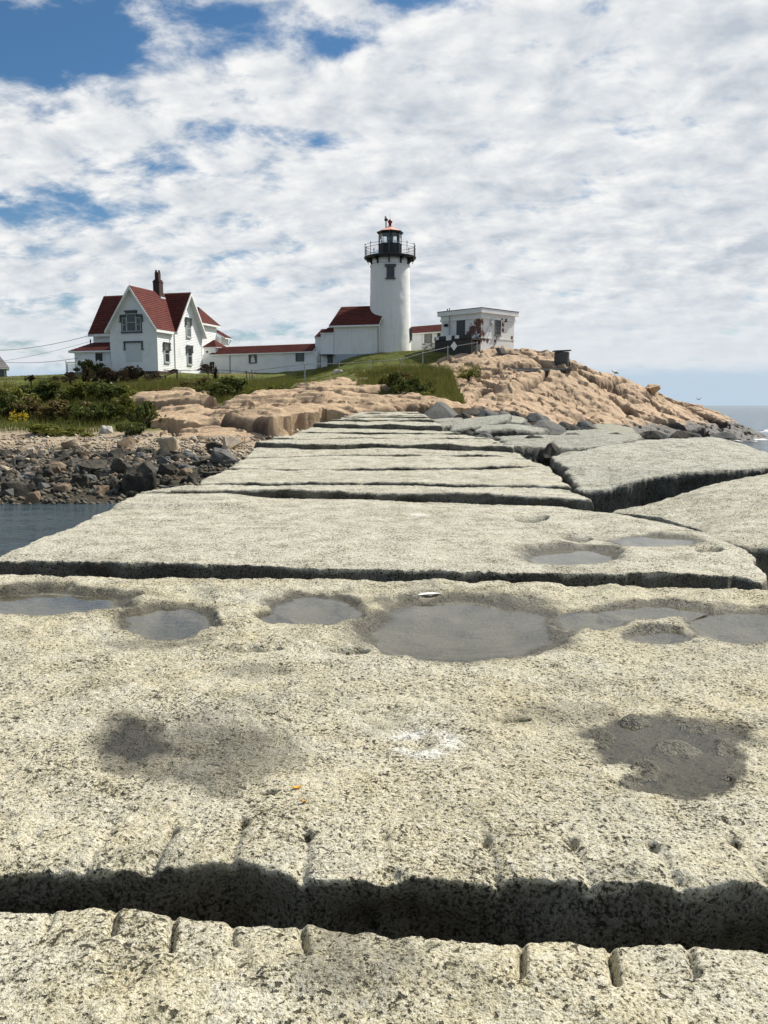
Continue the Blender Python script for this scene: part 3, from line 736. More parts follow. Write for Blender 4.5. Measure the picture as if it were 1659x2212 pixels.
    me = grid_mesh(name, np.stack([X, Y, Z], -1), [M[mat]], attrs={'wet': wet.clip(0, 1), 'stain': stain.clip(0, 1), 'silt': silt.clip(0, 1), 'guano': guano.clip(0, 1), 'algae': alg.clip(0, 1), 'split': split.clip(0, 1)})
    o = link(bpy.data.objects.new(name, me), parent); o['tone'] = tone
    return o

# --- pools, given on the surveyed picture grid of the flat top and turned into real basins
def blobf(px_, py_, b):
    cx, cy, rx, ry, rot, irr, sd = b
    c, s = math.cos(rot), math.sin(rot); dx_, dy_ = (px_ - cx), (py_ - cy) * (rx / ry)
    x, y = (dx_ * c + dy_ * s) / rx, (-dx_ * s + dy_ * c) / rx
    f = 1 - np.hypot(x, y); k = f > -1.3
    xs, ys = x[k], y[k]
    f[k] += irr * perlin(xs * 1.6 + sd, ys * 1.6, seed=int(sd * 7)) + irr * 0.4 * perlin(xs * 4.2 + sd, ys * 4.2, seed=int(sd * 7) + 3)
    return f
POOLS1 = {  # on the second block: cx, cy, rx, ry, rot, irregularity, seed
    'a': [(100, 1293, 165, 26, -0.1, 0.22, 1)],
    'b': [(362, 1336, 92, 33, -0.35, 0.22, 2)],
    'c': [(680, 1312, 88, 30, -0.2, 0.25, 3), (600, 1328, 40, 14, 0, 0.2, 8)],
    'd': [(1000, 1350, 195, 58, 0.05, 0.20, 4), (905, 1370, 95, 38, -0.2, 0.15, 5)],
    'e': [(1277, 1332, 74, 21, 0.12, 0.15, 6)],
    'f': [(1415, 1314, 105, 17, -0.05, 0.2, 9)],
    'g': [(1600, 1345, 105, 33, 0.35, 0.22, 7)],
    'h': [(1420, 1370, 66, 17, 0.1, 0.2, 11)],
    'i': [(1440, 1600, 145, 48, 0.1, 0.38, 12), (1490, 1660, 95, 50, 0.3, 0.38, 13), (1400, 1690, 50, 18, 0, 0.3, 14)],
}
POOLS2 = {'j': [(1235, 1195, 93, 21, 0.2, 0.22, 21)], 'k': [(1415, 1164, 82, 12, 0.15, 0.2, 22)]}
def pool_field(px_, py_, blobs):
    f = None
    for b in blobs:
        g = blobf(px_, py_, b); f = g if f is None else np.maximum(f, g)
    return f
LVL = {'a': -0.040, 'b': -0.034, 'c': -0.026, 'd': -0.034, 'e': -0.026, 'f': -0.028, 'g': -0.028, 'h': -0.022, 'i': -0.014, 'j': -0.045, 'k': -0.028}
def apply_pools(pools, PX, PY, X, Y, hz, wet, stain, silt):
    n1 = fbm(X, Y, scale=6.0, octv=4, seed=77)
    for kx, bl in pools.items():
        f = pool_field(PX, PY, bl); lv = LVL[kx]
        edge = 0.26 if kx != 'i' else 0.24
        prof = np.where(f > 0, lv - (0.03 if kx != 'i' else 0.010) * sm(f, 0, 0.55), lv * (np.clip(1 + f / edge, 0, 1)) ** 0.7)
        inn = sm(f, -edge, -0.02)
        hz = hz * (1 - 0.75 * inn) + prof
        if kx == 'i': hz = hz + 0.040 * inn * np.clip(fbm(X, Y, scale=7.0, octv=4, seed=91) - 0.02, 0, 1)
        wt = sm(f + 0.12 * n1, -0.30, -0.10)
        wet = np.maximum(wet, wt); silt = np.maximum(silt, (0.7 if kx != 'i' else 0.25) * sm(f, -0.03, 0.10))
        stain = np.maximum(stain, 0.65 * sm(f + 0.22 * n1, -0.60, -0.12))
    return hz, wet, stain, silt

def crackf(px_, py_, x0, x1, y, w, sd):
    """a gash across the top: (1 inside)"""
    yy = y + 6 * perlin((px_) / 40.0, px_ * 0, seed=sd)
    t = (px_ - x0) / (x1 - x0)
    return np.where((t > 0) & (t < 1), np.exp(-(((py_ - yy) / (w * np.sqrt(np.clip(4 * t * (1 - t), 0.02, 1)))) ** 2)), 0)

def det0(X, Y, PX, PY, hz, ev0, ev1, eu0, eu1):
    z = np.zeros_like(X); wet, stain, silt, gu = z.copy(), z.copy(), z.copy(), z.copy()
    hz = hz + 0.012 * fbm(X, Y, scale=4.5, octv=4, seed=15) - 0.012 * sm(0.16 - ev1, 0, 0.16) ** 1.5
    for i, (gx, ln, dp) in enumerate([(-0.655, .10, .015), (-0.52, .11, .020), (-0.40, .15, .030), (-0.275, .10, .018), (-0.135, .12, .024), (0.06, .08, .008), (0.24, .13, .036), (0.415, .17, .045), (0.56, .13, .022), (0.74, .12, .02), (-0.80, .1, .02)]):
        xx = X - gx - 0.06 * (0.15 - ev1) * (1 if gx > 0 else -1.2) * 3
        hz = hz - dp * 0.95 * np.exp(-(xx / 0.0075) ** 2) * (1 - sm(ev1, ln * 0.85, ln)) * (0.30 + 0.70 * sm(ev1, 0.0, 0.035))
    stain = 0.6 * sm(fbm(X, Y, scale=3.2, octv=4, seed=18), 0.05, 0.75)
    return hz, wet, stain, silt, gu
def det1(X, Y, PX, PY, hz, ev0, ev1, eu0, eu1):
    z = np.zeros_like(X); wet, stain, silt, gu = z.copy(), z.copy(), z.copy(), z.copy()
    n = fbm(X, Y, scale=3.0, octv=4, seed=31)
    hz = hz * 1.0 + 0.010 * fbm(X, Y, scale=3.5, octv=4, seed=33) - 0.012 * np.clip(fbm(X, Y, scale=22, octv=3, seed=35) - 0.25, 0, 1)
    # worn saddle between the pools
    hz = hz + 0.022 * np.exp(-((PY - 1290) / 90.0) ** 2) * fbm(PX / 100.0, PY / 60.0, scale=1.0, octv=3, seed=36)
    # drill holes and half-round channels on the front arris
    for gx, dp, lean in [(78, .010, 0), (237, .020, -.2), (374, .034, -.5), (522, .024, 0), (668, .026, .1), (830, .010, 0), (1043, .030, .35), (1222, .026, .2), (1385, .026, .4), (1555, .030, .6)]:
        x0 = (gx - CX) / FPX * 1.98
        t = ev0; xx = X - x0 + lean * 0.12 * (t - 0.16)
        hz = hz - dp * 1.5 * np.exp(-((X - x0) / 0.011) ** 2 - ((t - 0.165) / 0.016) ** 2)
        hz = hz - dp * 0.36 * np.exp(-(xx / 0.011) ** 2) * (1 - sm(t, 0.12, 0.18))
        hz = hz - 0.007 * np.exp(-(xx / 0.030) ** 2) * (1 - sm(t, 0.0, 0.07))
    hz = hz - 0.006 * (1 - sm(ev0 + 0.03 * n, 0.0, 0.08)) ** 2
    for c in [(465, 612, 1404, 5, 41), (708, 800, 1403, 4, 42), (1085, 1150, 1553, 3.0, 44), (560, 600, 1708, 3, 45)]:
        g = crackf(PX, PY, *c); hz = hz - 0.035 * g
    # shallow damp hollow left of centre
    f = pool_field(PX, PY, [(300, 1600, 150, 75, 0.1, 0.3, 51), (480, 1620, 200, 105, 0.0, 0.35, 52)])
    hz = hz - 0.016 * sm(f, -0.2, 0.7)
    stain = np.maximum(stain, 0.75 * sm(f + 0.25 * n, -0.15, 0.55))
    g = pool_field(PX, PY, [(295, 1590, 100, 55, 0.1, 0.35, 53)])
    stain = np.maximum(stain, sm(g + 0.3 * n, -0.1, 0.5)); wet = np.maximum(wet, 0.75 * sm(g + 0.35 * n, 0.0, 0.5))
    f = pool_field(PX, PY, [(1210, 1540, 190, 45, 0.1, 0.3, 54), (560, 1450, 120, 25, 0, .3, 55)]); stain = np.maximum(stain, 0.5 * sm(f + 0.25 * n, -0.1, 0.6))
    f = pool_field(PX, PY, [(330, 1385, 170, 22, 0.05, 0.3, 56)]); stain = np.maximum(stain, 0.6 * sm(f + 0.25 * n, -0.1, 0.6)); hz = hz - 0.012 * sm(f, -0.2, 0.5)
    # bird lime ring
    r = np.hypot((PX - 915) / 78, (PY - 1603) / 34); gu = np.exp(-((r - 0.72) / 0.30) ** 2) * sm(n + 0.4 * np.sin(np.arctan2(PY - 1603, PX - 915) * 2.0), -0.5, 0.3)
    wet = np.maximum(wet, 0.8 * (1 - sm(r, 0.1, 0.55)) * sm(n, -0.1, 0.3)); hz = hz - 0.010 * (1 - sm(r, 0, 0.6))
    hz, wet, stain, silt = apply_pools(POOLS1, PX, PY, X, Y, hz, wet, stain, silt)
    stain = np.maximum(stain, 0.30 * sm(fbm(X, Y, scale=1.6, octv=4, seed=38), 0.1, 0.8))
    return hz, wet, stain, silt, gu
def det2(X, Y, PX, PY, hz, ev0, ev1, eu0, eu1):
    z = np.zeros_like(X); wet, stain, silt, gu = z.copy(), z.copy(), z.copy(), z.copy()
    # shallow split ledge at the far left
    led = sm(PY, 1097, 1102) * 0 + (1 - sm(PY, 1098, 1103)) * (1 - sm(PX, 480, 600))
    hz = hz + 0.05 * led - 0.03 * sm(PX, 1480, 1640)
    for c in [(1108, 1185, 1118, 6, 61), (1210, 1280, 1152, 6, 62), (1500, 1560, 1182, 6, 63)]:
        g = crackf(PX, PY, *c); hz = hz - 0.09 * g; stain = np.maximum(stain, g)
    hz = hz - 0.05 * pool_field(PX, PY, [(1290, 1150, 120, 22, 0.3, 0.3, 64)]).clip(0, 1)
    r = np.hypot((PX - 905) / 26, (PY - 1112) / 4); gu = 1 - sm(r, 0.3, 1.1)
    r = np.hypot((PX - 215) / 16, (PY - 1113) / 3); gu = np.maximum(gu, 1 - sm(r, 0.3, 1.1))
    hz, wet, stain, silt = apply_pools(POOLS2, PX, PY, X, Y, hz, wet, stain, silt)
    return hz, wet, stain, silt, gu

BW = empty('breakwater', (0, 5, 1.9)); tag(BW, 'long breakwater of pale granite slabs leading from the camera to the lighthouse rocks', 'breakwater')
BW_inv = Matrix.Translation((0, -5, -1.9))
def bslab(*a, label=None, **k):
    o = slab('granite_block', *a, **k); o.parent = BW; o.matrix_parent_inverse = BW_inv
    if label: o['label'] = label
    return o
Z0, Z1, Z2 = 1.985, 2.0, 2.045
pz = lambda pts, z: [tuple(atz(x, y, z)) for x, y in pts]
lay = lambda pts, f: [tuple(at(x, y, f)) for x, y in pts]
# block underfoot
b0 = pz([(x, y - 6) for x, y in [(-420, 1930), (-200, 1938), (0, 1945), (200, 1945), (420, 1962), (600, 1985), (830, 2006), (1100, 2022), (1300, 2006), (1500, 2014), (1659, 2028), (1900, 2040), (2050, 2045)]], Z0)
f0 = [(p[0] * 0.98, 0.15, Z0) for p in b0]
x0_ = np.linspace(0, 1, 420)
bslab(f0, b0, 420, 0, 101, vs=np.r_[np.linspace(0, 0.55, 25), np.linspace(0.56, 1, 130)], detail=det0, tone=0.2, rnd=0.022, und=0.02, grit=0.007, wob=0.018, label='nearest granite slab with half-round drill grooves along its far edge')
# second block, with the pools
f1 = pz([(-700, 1870), (-300, 1875), (0, 1878), (150, 1872), (260, 1872), (400, 1868), (500, 1848), (600, 1880), (700, 1905), (850, 1897), (1000, 1890), (1130, 1893), (1280, 1903), (1450, 1917), (1560, 1915), (1659, 1905), (1900, 1905), (2200, 1910)], Z1)
b1 = pz([(-120, 1240), (0, 1243), (300, 1247), (600, 1250), (900, 1255), (1200, 1262), (1500, 1270), (1620, 1274), (1760, 1282)], Z1)
# uneven sampling: denser in front
v1 = np.linspace(0, 1, 540) ** 1.5
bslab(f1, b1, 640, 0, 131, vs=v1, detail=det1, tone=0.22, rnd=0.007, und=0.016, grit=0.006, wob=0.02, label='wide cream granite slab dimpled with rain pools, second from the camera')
f2 = pz([(-25, 1212), (60, 1208), (150, 1209), (300, 1213), (600, 1222), (1000, 1234), (1300, 1240), (1500, 1240), (1600, 1238), (1645, 1250)], Z2)
b2 = pz([(300, 1076), (500, 1074), (790, 1079), (1000, 1086), (1200, 1096), (1298, 1106)], Z2)
# bowed right-hand end: follow the curved edge
b2[-1] = tuple(atz(1300, 1106, Z2))
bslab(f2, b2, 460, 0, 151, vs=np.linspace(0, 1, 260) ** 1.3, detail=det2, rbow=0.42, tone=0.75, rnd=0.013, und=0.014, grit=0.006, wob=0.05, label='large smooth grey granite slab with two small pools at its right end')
def zsl(Y): return EYE - (1.054 - 0.01087 * Y) + 0.02
def edge(pts, dz=0.0):
    """edge points on the gently rising crown of the breakwater"""
    r = []
    for x, y in pts:
        d = y - HORIZ
        Yd = 1.054 / (d / FPX + 0.01087)
        for _ in range(6):
            p = at(x, y, Yd); Yd += (p.z - (zsl(Yd) + dz)) * FPX / max(d, 12) * 0.8
        p = at(x, y, Yd); r.append((p.x, p.y, zsl(p.y) + dz))
    return r
SEAMS = [  # front edge of each further block, left to right; height offset, tone, front-face height, label
    ([(305, 1064), (500, 1061), (800, 1066), (1050, 1072), (1200, 1078), (1285, 1085)], 0.045, 0.8, .02, 'narrow granite slab just beyond the large smooth one'),
    ([(425, 1046), (700, 1046), (1000, 1050), (1150, 1052), (1234, 1056)], 0.03, 0.7, .025, 'granite slab with a row of small drill holes along its front edge'),
    ([(490, 1014), (700, 1015), (850, 1015), (1000, 1014), (1182, 1008)], 0.01, 0.75, .02, None),
    ([(530, 989), (700, 985), (900, 983), (1060, 986), (1140, 992)], 0.0, 0.7, .015, None),
    ([(556, 963), (650, 968), (800, 966), (960, 969), (1060, 971), (1112, 976)], 0.02, 0.8, .08, 'granite slab with a tall dark left corner face'),
    ([(590, 951), (700, 950), (850, 949), (1060, 950)], 0.0, 0.7, .04, None),
    ([(640, 937), (800, 938), (1000, 940)], 0.0, 0.75, .05, None),
    ([(680, 922), (780, 924), (870, 927), (955, 931)], 0.05, 0.85, .12, None),
    ([(700, 915), (820, 915), (948, 917)], 0.0, 0.7, .05, None),
    ([(715, 911), (830, 911), (940, 912)], 0.02, 0.75, .07, None),
    ([(728, 907), (830, 907), (932, 908)], 0.0, 0.8, .06, None),
    ([(742, 903), (830, 903), (926, 904)], 0.03, 0.7, .08, None),
    ([(755, 899.5), (830, 899), (920, 900)], 0.02, 0.7, .07, None),
    ([(770, 894.5), (830, 894), (908, 894.5)], 0.03, 0.8, .08, None)]
ends = [q[0] for q in SEAMS[1:]] + [[(778, 891.5), (830, 891), (902, 891.5)]]
for i, ((fp, dz, tone, hgt, lab), nx) in enumerate(zip(SEAMS, ends)):
    fr = edge(fp, dz); bk = edge([(x, y) for x, y in nx], dz)
    gap = 0.07 + 0.012 * i
    fr = [(x, y, z + hgt) for x, y, z in fr]; bk = [(x, y - gap - 0.03 * i, z + hgt * 0.5 - 0.01) for x, y, z in bk]
    dist = fr[0][1]; cell = max(0.022, dist / 828 * 1.6)
    W_ = math.dist(fr[0], fr[-1]); D_ = max(0.4, math.dist(fr[len(fr) // 2], bk[len(bk) // 2]))
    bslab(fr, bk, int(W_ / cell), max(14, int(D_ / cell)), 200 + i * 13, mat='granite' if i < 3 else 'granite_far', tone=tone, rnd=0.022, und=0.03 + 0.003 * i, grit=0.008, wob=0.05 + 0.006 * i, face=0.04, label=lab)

# puddles
def puddle(kx, bl, zb, label):
    lv = zb + LVL[kx]; mb = MB()
    cx, cy = bl[0][0], bl[0][1]; n = 96; pts = []
    if kx == 'd': cx = 980
    for i in range(n):
        t = 2 * math.pi * i / n
        rr = np.linspace(0, 420, 900); X = cx + rr * math.cos(t); Yp = cy + rr * math.sin(t) * 0.4
        f = pool_field(X, Yp, bl); ins = np.nonzero(f < -0.10)[0]
        j = ins[0] if len(ins) else 400
        pts.append(atz(X[j], Yp[j], zb))
    c = atz(cx, cy, zb)
    mb.add([(c.x, c.y, lv)] + [(p.x, p.y, lv) for p in pts], [(0, 1 + i, 1 + (i + 1) % n) for i in range(n)])
    o = mb.build('rain_puddle', M['puddle'])
    if o.data.polygons[0].normal.z < 0: o.data.flip_normals()
    return tag(o, label, 'puddle', 'rain pools on the granite slabs')
PL = {'a': 'rain puddle with a brown algae rim at the far left of the slab', 'b': 'oval tilted puddle between the left-edge pool and the heart-shaped pool', 'c': 'round puddle with a small side lobe, left of the biggest pool',
      'd': 'biggest rain pool, in the middle of the slab with a white feather at its rim', 'e': 'small oval puddle just right of the biggest pool', 'f': 'long shallow puddle behind the small oval one', 'g': 'puddle running off the right edge of the picture',
      'h': 'smallest puddle, in front of the long shallow one at right', 'i': 'ragged shallow puddle with grit islands on the near right of the slab', 'j': 'puddle under a dark rock lip on the smooth grey slab', 'k': 'thin pale puddle near the right end of the smooth grey slab'}
for kx, bl in POOLS1.items(): puddle(kx, bl, Z1, PL[kx])
for kx, bl in POOLS2.items(): puddle(kx, bl, Z2, PL[kx])

# ------------------------------------------------------------------ tumbled blocks on the sea side
def rip(label, front, back, seed, n=90, tone=0.8, mat='granite', rnd=0.07, und=0.04, face=0.06, wob=0.06, grit=0.009, drops=None):
    fr = [tuple(at(*p)) for p in front]; bk = [tuple(at(*p)) for p in back]
    W_ = max(math.dist(fr[0], fr[-1]), math.dist(bk[0], bk[-1])); D_ = max(math.dist(fr[0], bk[0]), math.dist(fr[-1], bk[-1]))
    cell = max(W_, D_) / n
    o = slab('riprap_block', fr, bk, max(12, int(W_ / cell)), max(12, int(D_ / cell)), seed, mat=mat, rnd=rnd, und=und, grit=grit, face=face, wob=wob, tone=tone, drops=DROPS if drops is None else np.array(drops))
    return tag(o, label, 'granite block', 'tumbled blocks on the sea side')
SHORT = [0.015, 0.04, 0.08, 0.14, 0.22, 0.35, 0.55, 0.9]
rip('huge pale block at the right edge, nearest of the tumbled blocks', [(1328, 1111, 7.95), (1420, 1118, 7.5), (1505, 1139, 6.95), (1539, 1162, 6.2), (1600, 1175, 5.9), (1760, 1182, 5.85), (2000, 1200, 5.7)],
    [(1312, 1107, 8.15), (1400, 1088, 8.3), (1540, 1047, 8.6), (1660, 1024, 8.8), (1800, 1005, 9.1), (1950, 990, 9.3), (2200, 965, 9.7)], 301, 220, 0.7, und=0.03, rnd=0.045, face=0.025)
o = slab('riprap_block', [(2.35, 3.9, 1.25), (5.6, 3.7, 1.15)], [(2.5, 6.6, 1.3), (5.9, 6.9, 1.2)], 80, 70, 305, tone=0.6, und=0.05)  # added to hide sky reflections on the sea, so the gap stays dark
tag(o, 'added low block that keeps the gap at the right edge dark, below the pale slabs', 'granite block', 'tumbled blocks on the sea side')
rip('huge flat grey block with a dark shaded front, beyond the nearest one', [(1254, 1061, 9.3), (1320, 1056, 9.35), (1395, 1033, 9.55), (1471, 1023, 9.7), (1560, 1018, 9.8), (1690, 1008, 10.05)],
    [(1190, 985, 12.0), (1300, 964, 13.2), (1410, 949, 14.4), (1537, 943, 15.0), (1610, 962, 14.2), (1690, 985, 13.4)], 311, 190, 0.95, 'granite_grey', und=0.05, rnd=0.05, wob=0.07, face=0.022)
rip('flat block with a hollowed dark front beside the black pyramid stone', [(1085, 962, 15.5), (1160, 966, 15.6), (1230, 968, 15.8), (1330, 960, 17)], [(1065, 941, 19.5), (1180, 938, 20.5), (1300, 937, 21), (1400, 944, 20.5)], 321, 110, 0.95, 'granite_dark', rnd=0.12, face=0.09)
rip('tilted slab leaning over a dark gap behind the flat block', [(1020, 930, 22), (1100, 926, 22.4), (1175, 934, 23)], [(1035, 919, 26), (1110, 915, 27), (1190, 926, 27)], 331, 70, 0.95, 'granite_dark', rnd=0.1, drops=SHORT)
rip('long lit slab rising to the right near the breakwater root', [(968, 930, 27), (1030, 922, 27.5), (1100, 906, 28)], [(975, 908, 34), (1040, 900, 35), (1106, 893, 36)], 341, 70, 0.9, 'granite_dark', rnd=0.1, drops=SHORT)
rip('lower of two thin plank-like slabs at the breakwater edge', [(936, 921, 30), (980, 917, 30.5), (1012, 913, 31)], [(940, 914, 33), (985, 909, 33.5), (1014, 906, 34)], 351, 50, 0.8, 'granite_dark', drops=SHORT)
rip('upper of two thin plank-like slabs at the breakwater edge', [(925, 911, 36), (970, 908, 36.5), (1000, 905, 37)], [(928, 906, 40), (970, 903, 40.5), (1000, 901, 41)], 361, 50, 0.8, 'granite_dark', drops=SHORT)
rip('pale slab with a dark left face below the headland', [(1290, 934, 29), (1330, 936, 28.5), (1378, 948, 27)], [(1275, 917, 35), (1320, 915, 36), (1376, 926, 35)], 371, 60, 0.5, 'granite_dark', drops=SHORT, rnd=0.12)
rip('broad low slab in front of the wet headland foot', [(1215, 942, 24), (1300, 941, 24.5), (1390, 947, 24)], [(1200, 931, 29), (1290, 927, 30), (1385, 938, 29)], 381, 70, 0.8, 'granite_dark', drops=SHORT)
rip('grey block half hidden behind the rising lit slab', [(1060, 914, 31), (1100, 910, 31), (1130, 914, 31)], [(1065, 900, 37), (1105, 897, 38), (1140, 903, 38)], 391, 50, 0.7, 'granite_dark', drops=SHORT)
rip('dark rounded block cut by the right edge of the picture', [(1620, 1003, 14.6), (1680, 1008, 14.3), (1760, 1012, 14)], [(1632, 978, 16.5), (1680, 972, 17), (1760, 974, 17)], 395, 60, 1.0, 'granite_dark', rnd=0.25)

# angular boulders from convex hulls
def hull_mesh(name, seed, npts=16, squash=(1, 1, 1), sub=2, rough=0.05, box=0.5):
    rg = random.Random(seed); bm = bmesh.new()
    for i in range(npts):
        v = Vector((rg.gauss(0, 1), rg.gauss(0, 1), rg.gauss(0, 1))).normalized()
        m = max(abs(v.x), abs(v.y), abs(v.z)); v = v.lerp(v / m, box) * rg.uniform(0.85, 1.0)
        bm.verts.new((v.x * squash[0], v.y * squash[1], v.z * squash[2]))
    r = bmesh.ops.convex_hull(bm, input=bm.verts)
    bmesh.ops.delete(bm, geom=[g for g in r['geom_interior'] if isinstance(g, bmesh.types.BMVert)], context='VERTS')
    bmesh.ops.bevel(bm, geom=list(bm.edges), offset=0.045, segments=1, affect='EDGES', clamp_overlap=True)
    bmesh.ops.triangulate(bm, faces=bm.faces)
    long_ = [e for e in bm.edges if e.calc_length() > 0.25]
    for _ in range(sub):
        bmesh.ops.subdivide_edges(bm, edges=[e for e in bm.edges if e.calc_length() > 0.22], cuts=1, use_grid_fill=False)
        bmesh.ops.triangulate(bm, faces=bm.faces)
    co = np.array([tuple(v.co) for v in bm.verts]); bm.normal_update()
    d = rough * fbm(co[:, 0] + seed * 3.1, co[:, 1], co[:, 2], scale=2.2, octv=4, seed=seed, gain=0.62)
    for v, k in zip(bm.verts, d): v.co += v.normal * k
    me = bpy.data.meshes.new(name); bm.to_mesh(me); bm.free(); me.shade_smooth()
    bm = bmesh.new(); bm.from_mesh(me)
    for e in bm.edges:
        if len(e.link_faces) == 2 and e.calc_face_angle() > math.radians(28): e.smooth = False
    bm.to_mesh(me); bm.free()
    return me
HULLS = [hull_mesh('boulder', 500 + i, npts=10 + (i % 4) * 3, squash=(1, [0.9, 0.7, 1][i % 3], [0.75, 0.55, 0.85, 0.65][i % 4]), sub=2, rough=0.11, box=[0.4, 0.75, 0.2][i % 3]) for i in range(14)]
_var = {}
def hull_of(i, mat):
    k = (i % len(HULLS), mat)
    if k not in _var:
        me = HULLS[k[0]].copy(); me.materials.clear(); me.materials.append(M[mat]); _var[k] = me
    return _var[k]
def boulder(loc, size, mat, i, label, group=None, rot=None, name='boulder', cat='boulder', sq=(1, 1, 1)):
    o = link(bpy.data.objects.new(name, hull_of(i, mat)))
    rg = random.Random(i * 7 + int(loc[0] * 100)); o.location = loc
    o.rotation_euler = rot or (rg.uniform(-.25, .25), rg.uniform(-.25, .25), rg.uniform(0, 6.28))
    o.scale = (size * sq[0], size * sq[1], size * sq[2]); return tag(o, label, cat, group)
def special(name, label, pts, mat, seed, cat='boulder', group=None, rough=0.08):
    """one particular stone from its corner points"""
    bm = bmesh.new()
    for p in pts: bm.verts.new(p)
    bmesh.ops.convex_hull(bm, input=bm.verts); bmesh.ops.bevel(bm, geom=list(bm.edges), offset=0.05, segments=1, affect='EDGES', clamp_overlap=True)
    bmesh.ops.triangulate(bm, faces=bm.faces)
    sz = max((Vector(a) - Vector(b)).length for a in pts for b in pts)
    for _ in range(4):
        es = [e for e in bm.edges if e.calc_length() > sz / 9]
        if es: bmesh.ops.subdivide_edges(bm, edges=es, cuts=1); bmesh.ops.triangulate(bm, faces=bm.faces)
    bm.normal_update(); co = np.array([tuple(v.co) for v in bm.verts])
    d = rough * sz * 0.5 * fbm(co[:, 0] * 6 / sz, co[:, 1] * 6 / sz, co[:, 2] * 6 / sz, scale=0.7, octv=5, seed=seed)
    for v, k in zip(bm.verts, d): v.co += v.normal * k
    me = bpy.data.meshes.new(name); bm.to_mesh(me); bm.free(); me.materials.append(M[mat]); me.shade_smooth()
    o = link(bpy.data.objects.new(name, me)); auto_smooth(o, 16)
    return tag(o, label, cat, group)
def pyr(cx, cy, w, h, Y, dpt, apex=0.5, mat='grey_rock', label='', seed=1, top=0.25):
    A = lambda x, y, yy: tuple(at(x, y, yy))
    x0, x1, yb, yt = cx - w / 2, cx + w / 2, cy, cy - h; xa = x0 + w * apex
    return special('boulder', label, [A(x0, yb + 4, Y), A(x1, yb + 4, Y + dpt * 0.2), A(x0 + w * .1, yb + 2, Y + dpt), A(x1, yb, Y + dpt), A(xa, yt, Y + dpt * .35), A(xa + w * top, yt + h * 0.12, Y + dpt * .55), A(x0 + w * .06, yb - h * .35, Y + dpt * .4), A(x1 - w * .03, yb - h * .3, Y + dpt * .5)], mat, seed)
pyr(953, 908, 82, 42, 44, 3.0, 0.38, 'grey_rock', 'big dark grey boulder at the far end of the breakwater', 601, 0.25)
pyr(1193, 990, 48, 43, 15.2, 0.7, 0.42, 'dark_stone', 'black pyramid-shaped stone standing among the pale blocks', 602, 0.1)
pyr(1128, 992, 62, 26, 15.4, 0.9, 0.35, 'grey_rock', 'low grey stone wedged left of the black pyramid stone', 603, 0.4)
pyr(1180, 937, 90, 34, 26, 2.2, 0.30, 'grey_rock', 'dark sloping block behind the tumbled slabs', 604, 0.3)
pyr(1135, 930, 44, 22, 27, 1.4, 0.4, 'grey_rock', 'small peaked grey stone behind the tilted slab', 605, 0.2)
pyr(1085, 905, 46, 18, 36, 2, 0.5, 'grey_rock', 'small grey stone at the foot of the headland', 606, 0.3)
pyr(1025, 893, 60, 12, 44, 2, 0.4, 'dark_stone', 'flat dark stone below the headland beside the big boulder', 607, 0.4)
pyr(1330, 935, 80, 20, 38, 2.5, 0.4, 'dark_stone', 'wet dark stone at the headland foot', 608, 0.4)
pyr(728, 903, 30, 14, 48, 1.5, 0.5, 'pink_rock', 'small pink stone at the left of the breakwater root', 609, 0.3)
rgj = random.Random(44)
for i, (x, y, w, h, Yd, mt, lab) in enumerate([(1010, 940, 40, 14, 22, 'dark_stone', 'dark stone in the gap beside the breakwater, below the tilted slab'), (1045, 948, 46, 16, 20, 'grey_rock', 'grey stone between the tilted slab and the flat block'), (1070, 975, 44, 22, 16.5, 'dark_stone', 'dark stone left of the wedged grey stone'), (1225, 930, 60, 22, 30, 'dark_stone', 'dark stone behind the broad low slab'),
        (1265, 925, 50, 20, 34, 'grey_rock', 'grey stone left of the pale dark-sided slab'), (1400, 946, 60, 18, 34, 'dark_stone', 'wet black stone right of the pale dark-sided slab'), (1440, 950, 50, 14, 38, 'grey_rock', 'low wet stone behind the huge flat block'), (1110, 900, 40, 14, 42, 'dark_stone', 'dark stone under the headland cliff'), (1160, 908, 56, 18, 38, 'grey_rock', 'grey leaning stone under the headland cliff'), (1000, 903, 40, 14, 40, 'dark_stone', 'black stone right of the big end boulder'), (1055, 897, 50, 14, 42, 'grey_rock', 'grey stone between the end boulder and the headland cliff'), (1300, 932, 44, 14, 40, 'dark_stone', 'small black stone at the wet headland foot')]):
    pyr(x, y, w, h, Yd, w * Yd / FPX * 0.9, rgj.uniform(.25, .6), mt, lab, 620 + i, rgj.uniform(.15, .4))
for i, (x, y, w, h, Yd, mt, lab) in enumerate([(1150, 958, 60, 20, 18.5, 'dark_stone', 'black stone on the far edge of the flat block'), (1240, 948, 54, 16, 22, 'grey_rock', 'grey stone between the pyramid stone and the broad low slab'), (1090, 938, 50, 18, 24, 'dark_stone', 'dark stone under the tilted slab edge'), (1330, 946, 60, 14, 26, 'dark_stone', 'flat black stone right of the broad low slab'), (1480, 944, 70, 16, 30, 'dark_stone', 'wet black stone above the huge flat block, near the surf'), (1560, 945, 60, 14, 32, 'grey_rock', 'low grey stone near the surf at the right')]):
    pyr(x, y, w, h, Yd, w * Yd / FPX * 0.9, rgj.uniform(.25, .6), mt, lab, 660 + i, rgj.uniform(.15, .4))

